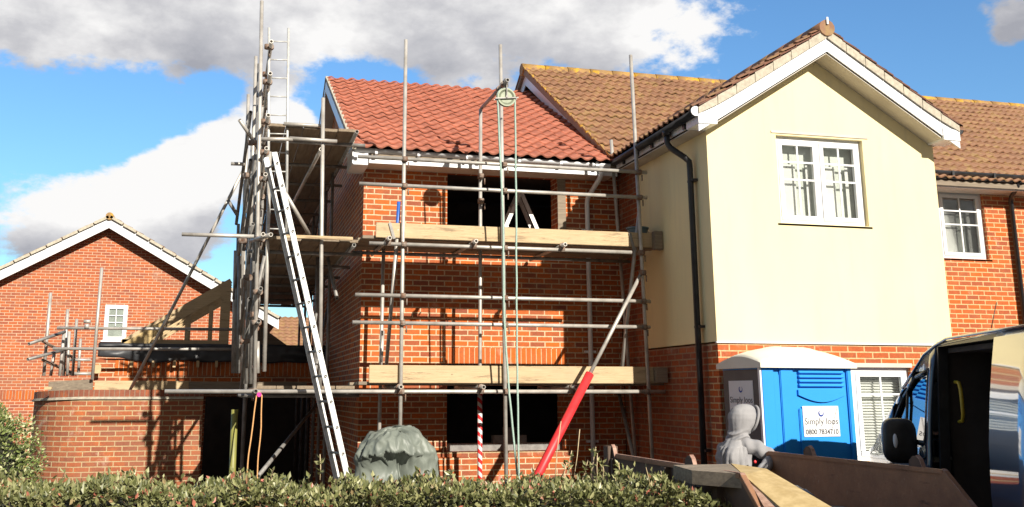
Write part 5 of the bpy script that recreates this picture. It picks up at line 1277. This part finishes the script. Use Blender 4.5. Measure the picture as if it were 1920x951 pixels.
# slid-back sliding door panel, standing proud of the side
b = MB(); D0, D1 = -OW - .30, -OW - 1.62
zl = [.45, .8, 1.15, 1.5, 1.8, 2.05, 2.24]; g_ = [[b.bm.verts.new(VP(s, z, .075)) for z in zl] for s in (D0, (D0 + D1) / 2, D1)]
for i in range(2):
    for j in range(6): f = b.bm.faces.new([g_[i][j], g_[i + 1][j], g_[i + 1][j + 1], g_[i][j + 1]]); f.smooth = True
do = b.build('sliding_door', M['van'], vn); m5 = do.modifiers.new('t', 'SOLIDIFY'); m5.thickness = .05
b = MB(); rr_ = [(D0 - .10, 1.22), (D0 - .10, 1.95), (D0 - .17, 2.06), (D0 - .5, 2.10), (D1 + .1, 2.10)]
b.tube([VP(s, z, .085) for s, z in [(D1 + .1, 1.12), (D0 - .17, 1.12), (D0 - .10, 1.20), (D0 - .10, 1.95), (D0 - .17, 2.06), (D0 - .5, 2.10)]], .010, 8); b.build('window_seal', M['black'], do)
hs, hz_ = vhit(1895, 865); b = MB(); b.tube([VP(D0 - .14, 1.0, .12), VP(D0 - .34, 1.0, .12)], .022, 10); b.ball(VP(D0 - .24, 1.0, .10), .05, .05, .03, 10); b.build('handle', M['black'], do)
MB().ball(VP(D0 - .36, .995, .12), .018, .018, .018, 8).build('lock', M['chrome'], do)
# yellow grab handle inside
p0 = V0 + hd_ * -.10 - nl * .10
b = MB(); b.tube([p0 + Vector((0, 0, 1.95)), p0 - hd_ * .09 + Vector((0, 0, 1.94)), p0 - hd_ * .12 + Vector((0, 0, 1.88)), p0 - hd_ * .12 + Vector((0, 0, 1.68)), p0 - hd_ * .09 + Vector((0, 0, 1.62)), p0 + Vector((0, 0, 1.61))], .016, 8); b.build('grab_handle', M['grab'], vn)
# cab glass
b = MB()
wp = [(.12, 1.42), (1.28, 1.42), (1.10, 1.62), (.86, 1.82), (.50, 2.0), (.12, 2.06)]
b.poly([VP(s, z, -.012) for s, z in wp]); b.build('side_window', M['van_glass'], vn).modifiers.new('t', 'SOLIDIFY').thickness = .005
b = MB()
for a, c in zip(wp, wp[1:] + wp[:1]): b.tube([VP(*a, .004), VP(*c, .004)], .018, 6)
b.tube([VP(.74, 1.42, .004), VP(.74, 1.88, .004)], .014, 6); b.build('window_frame', M['black'], vn)
b = MB()
for i in range(len(ss) - 1):
    sm = (ss[i] + ss[i + 1]) / 2
    for k in range(NT):
        if in_screen(sm, (k + .5) / NT):
            def rp_(i, k):
                s = ss[i]; t = k / NT; z0_ = col_z(s)[-1]; p = VC(s, t, z0_); p.z = z0_ + .06 * (1 - abs(2 * t - 1) ** 3.5) + .03 * (1 - (2 * t - 1) ** 2) - .004; return p
            f = b.poly([rp_(i, k), rp_(i + 1, k), rp_(i + 1, k + 1), rp_(i, k + 1)])
            if f: f.smooth = True
bmesh.ops.remove_doubles(b.bm, verts=b.bm.verts, dist=.0005); b.build('windscreen', M['van_glass'], vn)
vb_ = MB(); vbox(vb_, 1.0, 1.95, .16, 1.72, .5, 1.2); vb_.build('dashboard', M['black'], vn)
vb_ = MB(); vbox(vb_, .15, .6, .2, .75, .5, 1.25); vbox(vb_, .15, .28, .25, .7, 1.25, 1.72); vb_.build('seat', M['void'], vn)
# front door trim line
b = MB(); b.tube([VP(.10, 1.30, .012), VP(.6, 1.22, .014), VP(1.2, 1.18, .014), VP(1.5, 1.14, .008)], .008, 6); b.tube([VP(.07, .5, .006), VP(.07, 2.05, .006)], .005, 6); b.tube([VP(1.42, 1.18, .006), VP(1.46, .6, .006)], .005, 6); b.build('door_seam', M['black'], vn)
b = MB(); b.tube([VP(.15, 1.0, .03), VP(.32, 1.0, .03)], .018, 8); b.build('handle', M['black'], vn)
# mirror
mc = hit(1686, 826, z=1.43)
def mirror_fn(c): return 1
b = MB()
b.ball((0, 0, 0), 1, 1, 1, 16)
for v in b.bm.verts:
    c = v.co; e = lambda q: math.copysign(abs(q) ** .55, q); c = Vector((e(c.x), e(c.y), e(c.z)))
    v.co = mc + hd_ * c.x * .085 + nl * c.y * .15 + Vector((0, 0, c.z * .20))
mo_ = b.build('mirror', M['black'], vn)
b = MB(); b.ball(mc - hd_ * .078 + nl * .055 + Vector((0, 0, .0)), .022, .022, .065, 12, lambda c: 1); b.build('mirror_glint', M['white'], mo_)  # white patch painted in as the highlight on the mirror glass
b = MB(); b.tube([VP(1.05, 1.30, -.01), mc + Vector((0, 0, -.10))], .05, 10); b.build('mirror_arm', M['black'], mo_)
# wheels, headlight, aerial
def wheel(s, side):
    c = VP(s, .34, -.12 if side == 0 else 0) if side == 0 else VC(s, 1, .34) + nl * .12
    b = MB(); b.tube([c - nl * .11, c + nl * .11], .34, 28); w_ = b.build('wheel', M['tyre'], vn, bevel=.02)
    b = MB(); b.tube([c - nl * .112, c + nl * .118], .20, 20); b.build('rim', M['steel'], w_)
for s in (1.85, -OW - 1.55):
    for q in (0, 1): wheel(s, q)
b = MB(); c = VC(2.55, .10, .88); b.ball(c, .16, .16, .14, 12); b.build('headlight', M['glass'], vn)
vbx = MB(); vbox(vbx, NOSE - .12, NOSE + .06, .15, 1.75, .32, .72); vbx.build('bumper', M['black'], vn)
a0 = VC(.75, .15, roofz(.75)); 
p = hit(1806, 616, y=VC(.2, .3, 2.4).y); b = MB(); b.tube([VC(.35, .35, 2.44), VC(.35, .35, 2.44) + Vector((.09, 0, .24))], .004, 6); b.build('aerial', M['black'], vn)

# ------------------------------------------------------------------ planting
def leafcloud(mb, n, posfn, size, droop=.3):
    for _ in range(n):
        c, out = posfn(); c = Vector(c); s = size * rnd(.6, 1.35)
        d = (Vector(out) + Vector((rnd(-1, 1), rnd(-1, 1), rnd(-.7, .9)))).normalized(); a = d.orthogonal().normalized(); a.rotate(Matrix.Rotation(rnd(0, 2 * PI), 3, d)); nrm = d.cross(a)
        t = c + d * s; mL = c + d * s * .45 + a * s * .25 + nrm * s * .08; mR = c + d * s * .45 - a * s * .25 + nrm * s * .08; mM = c + d * s * .5
        v = [mb.bm.verts.new(q) for q in (c, mL, t, mR, mM)]
        mb.bm.faces.new([v[0], v[4], v[2], v[1]]); mb.bm.faces.new([v[0], v[3], v[2], v[4]])
hg = thing('hedge', (.8, 7.3, 0), 'long clipped evergreen hedge with glossy small leaves across the foreground', 'hedge')
def htop(x):
    z = 1.25 - .02 * (x + 1.4) + .07 * noise.noise(Vector((x * 2.3, 0, 0))) + .07 * noise.noise(Vector((x * 6, 4, 0)))
    if x > 2.75: z += .03
    if x > 3.25: z -= (x - 3.25) * .45
    return z
def hpos():
    x = rnd(-3.4, 3.85); k = random.random(); zt = htop(x)
    if k < .5:
        y = rnd(6.85, 7.75); z = zt + .03 * noise.noise(Vector((x * 5, y * 5, 0))) - abs(random.gauss(0, .05)) + (rnd(0, .07) if random.random() < .12 else 0); out = (0, -.15, 1)
    else:
        y = 6.85 + abs(random.gauss(0, .05)) + .05 * noise.noise(Vector((x * 4, 3, 1))); z = zt - rnd(0, .55); out = (0, -1, .4)
    return (x, y, z), out
b = MB(); leafcloud(b, 34000, hpos, .048); b.build('foliage', M['leaf'], hg, fixn=False)
b = MB()
for _ in range(260):
    x = rnd(-3.4, 3.7); y = rnd(6.9, 7.6); zt = htop(x)
    b.tube([(x, y, 0), (x + rnd(-.05, .05), y, zt * .6), (x + rnd(-.12, .12), y + rnd(-.05, .05), zt + rnd(-.08, .03))], .005, 5, cap=False)
b.build('stems', M['bark'], hg)
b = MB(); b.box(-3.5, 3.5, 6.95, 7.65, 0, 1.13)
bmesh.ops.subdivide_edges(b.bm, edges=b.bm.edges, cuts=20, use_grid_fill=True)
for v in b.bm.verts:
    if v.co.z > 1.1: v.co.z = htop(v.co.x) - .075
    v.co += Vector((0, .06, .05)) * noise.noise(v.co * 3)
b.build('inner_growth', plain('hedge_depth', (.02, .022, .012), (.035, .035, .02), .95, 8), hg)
# taller sprigs
for (u, v0, v1, y) in ((600, 900, 852, 7.3), (1040, 905, 790, 7.6), (1075, 905, 805, 7.6), (1060, 905, 845, 7.55), (1090, 905, 862, 7.5), (1105, 905, 838, 7.6), (1130, 900, 868, 7.4), (1160, 890, 868, 7.3), (1240, 905, 890, 7.2), (235, 900, 885, 7.2), (845, 905, 885, 7.2), (1050, 905, 870, 7.3), (1120, 905, 850, 7.4)):
    b = MB(); stem = MB(); p = hit(u, v0, y=y); q = hit(u + (12 if 1000 < u < 1120 else 0), v1, y=y); stem.tube([p, p.lerp(q, .5) + Vector((rnd(-.01, .01), 0, 0)), q], .0035, 5)
    stem.build('sprig_stem', M['straw'], hg)
    if u in (1040, 1075): continue
    nL = 14
    def sp(p=p, q=q): return p.lerp(q, rnd(.15, 1)), (rnd(-1, 1), -.3, .6)
    leafcloud(b, nL, sp, .045); b.build('sprig', M['leaf'], hg, fixn=False)
for _ in range(46):
    x = rnd(-3.2, 3.6); y = rnd(6.95, 7.5); p = Vector((x, y, htop(x) - .05)); q = p + Vector((rnd(-.05, .05), rnd(-.03, .03), rnd(.07, .17)))
    stem = MB(); stem.tube([p, q], .0025, 5); stem.build('shoot', M['straw'] if random.random() < .4 else M['bark'], hg)
    b = MB()
    def sp2(p=p, q=q): return p.lerp(q, rnd(.1, 1)), (rnd(-1, 1), -.3, .8)
    leafcloud(b, random.randint(4, 9), sp2, .045); b.build('shoot_leaves', M['leaf'], hg, fixn=False)
# bush at the left
bs = thing('leafy_bush', (-2.75, 12.6, 0), 'pale green variegated bush in front of the curved end of the garden wall', 'bush')
def bpos():
    a = rnd(0, 2 * PI); e = rnd(-.6, 1.5); r = rnd(.75, 1.0) * (1 + .25 * noise.noise(Vector((a * 1.5, e * 2, 0))))
    c = Vector((-2.72 + .72 * r * math.cos(a) * math.cos(e), 12.6 + .6 * r * math.sin(a) * math.cos(e), 1.05 + .66 * r * math.sin(e)))
    return c, (c - Vector((-2.72, 12.6, 1.0)))
b = MB(); leafcloud(b, 9000, bpos, .045); b.build('foliage', M['leaf_bush'], bs, fixn=False)
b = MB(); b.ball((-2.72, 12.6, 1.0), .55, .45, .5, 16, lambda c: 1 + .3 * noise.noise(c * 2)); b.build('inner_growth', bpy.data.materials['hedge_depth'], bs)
b = MB()
for _ in range(30): x = rnd(-3.1, -2.4); b.tube([(-2.7 + rnd(-.1, .1), 12.6, 0), (x, 12.6 + rnd(-.3, .3), rnd(.8, 1.4))], .008, 5, cap=False)
b.build('stems', M['bark'], bs)
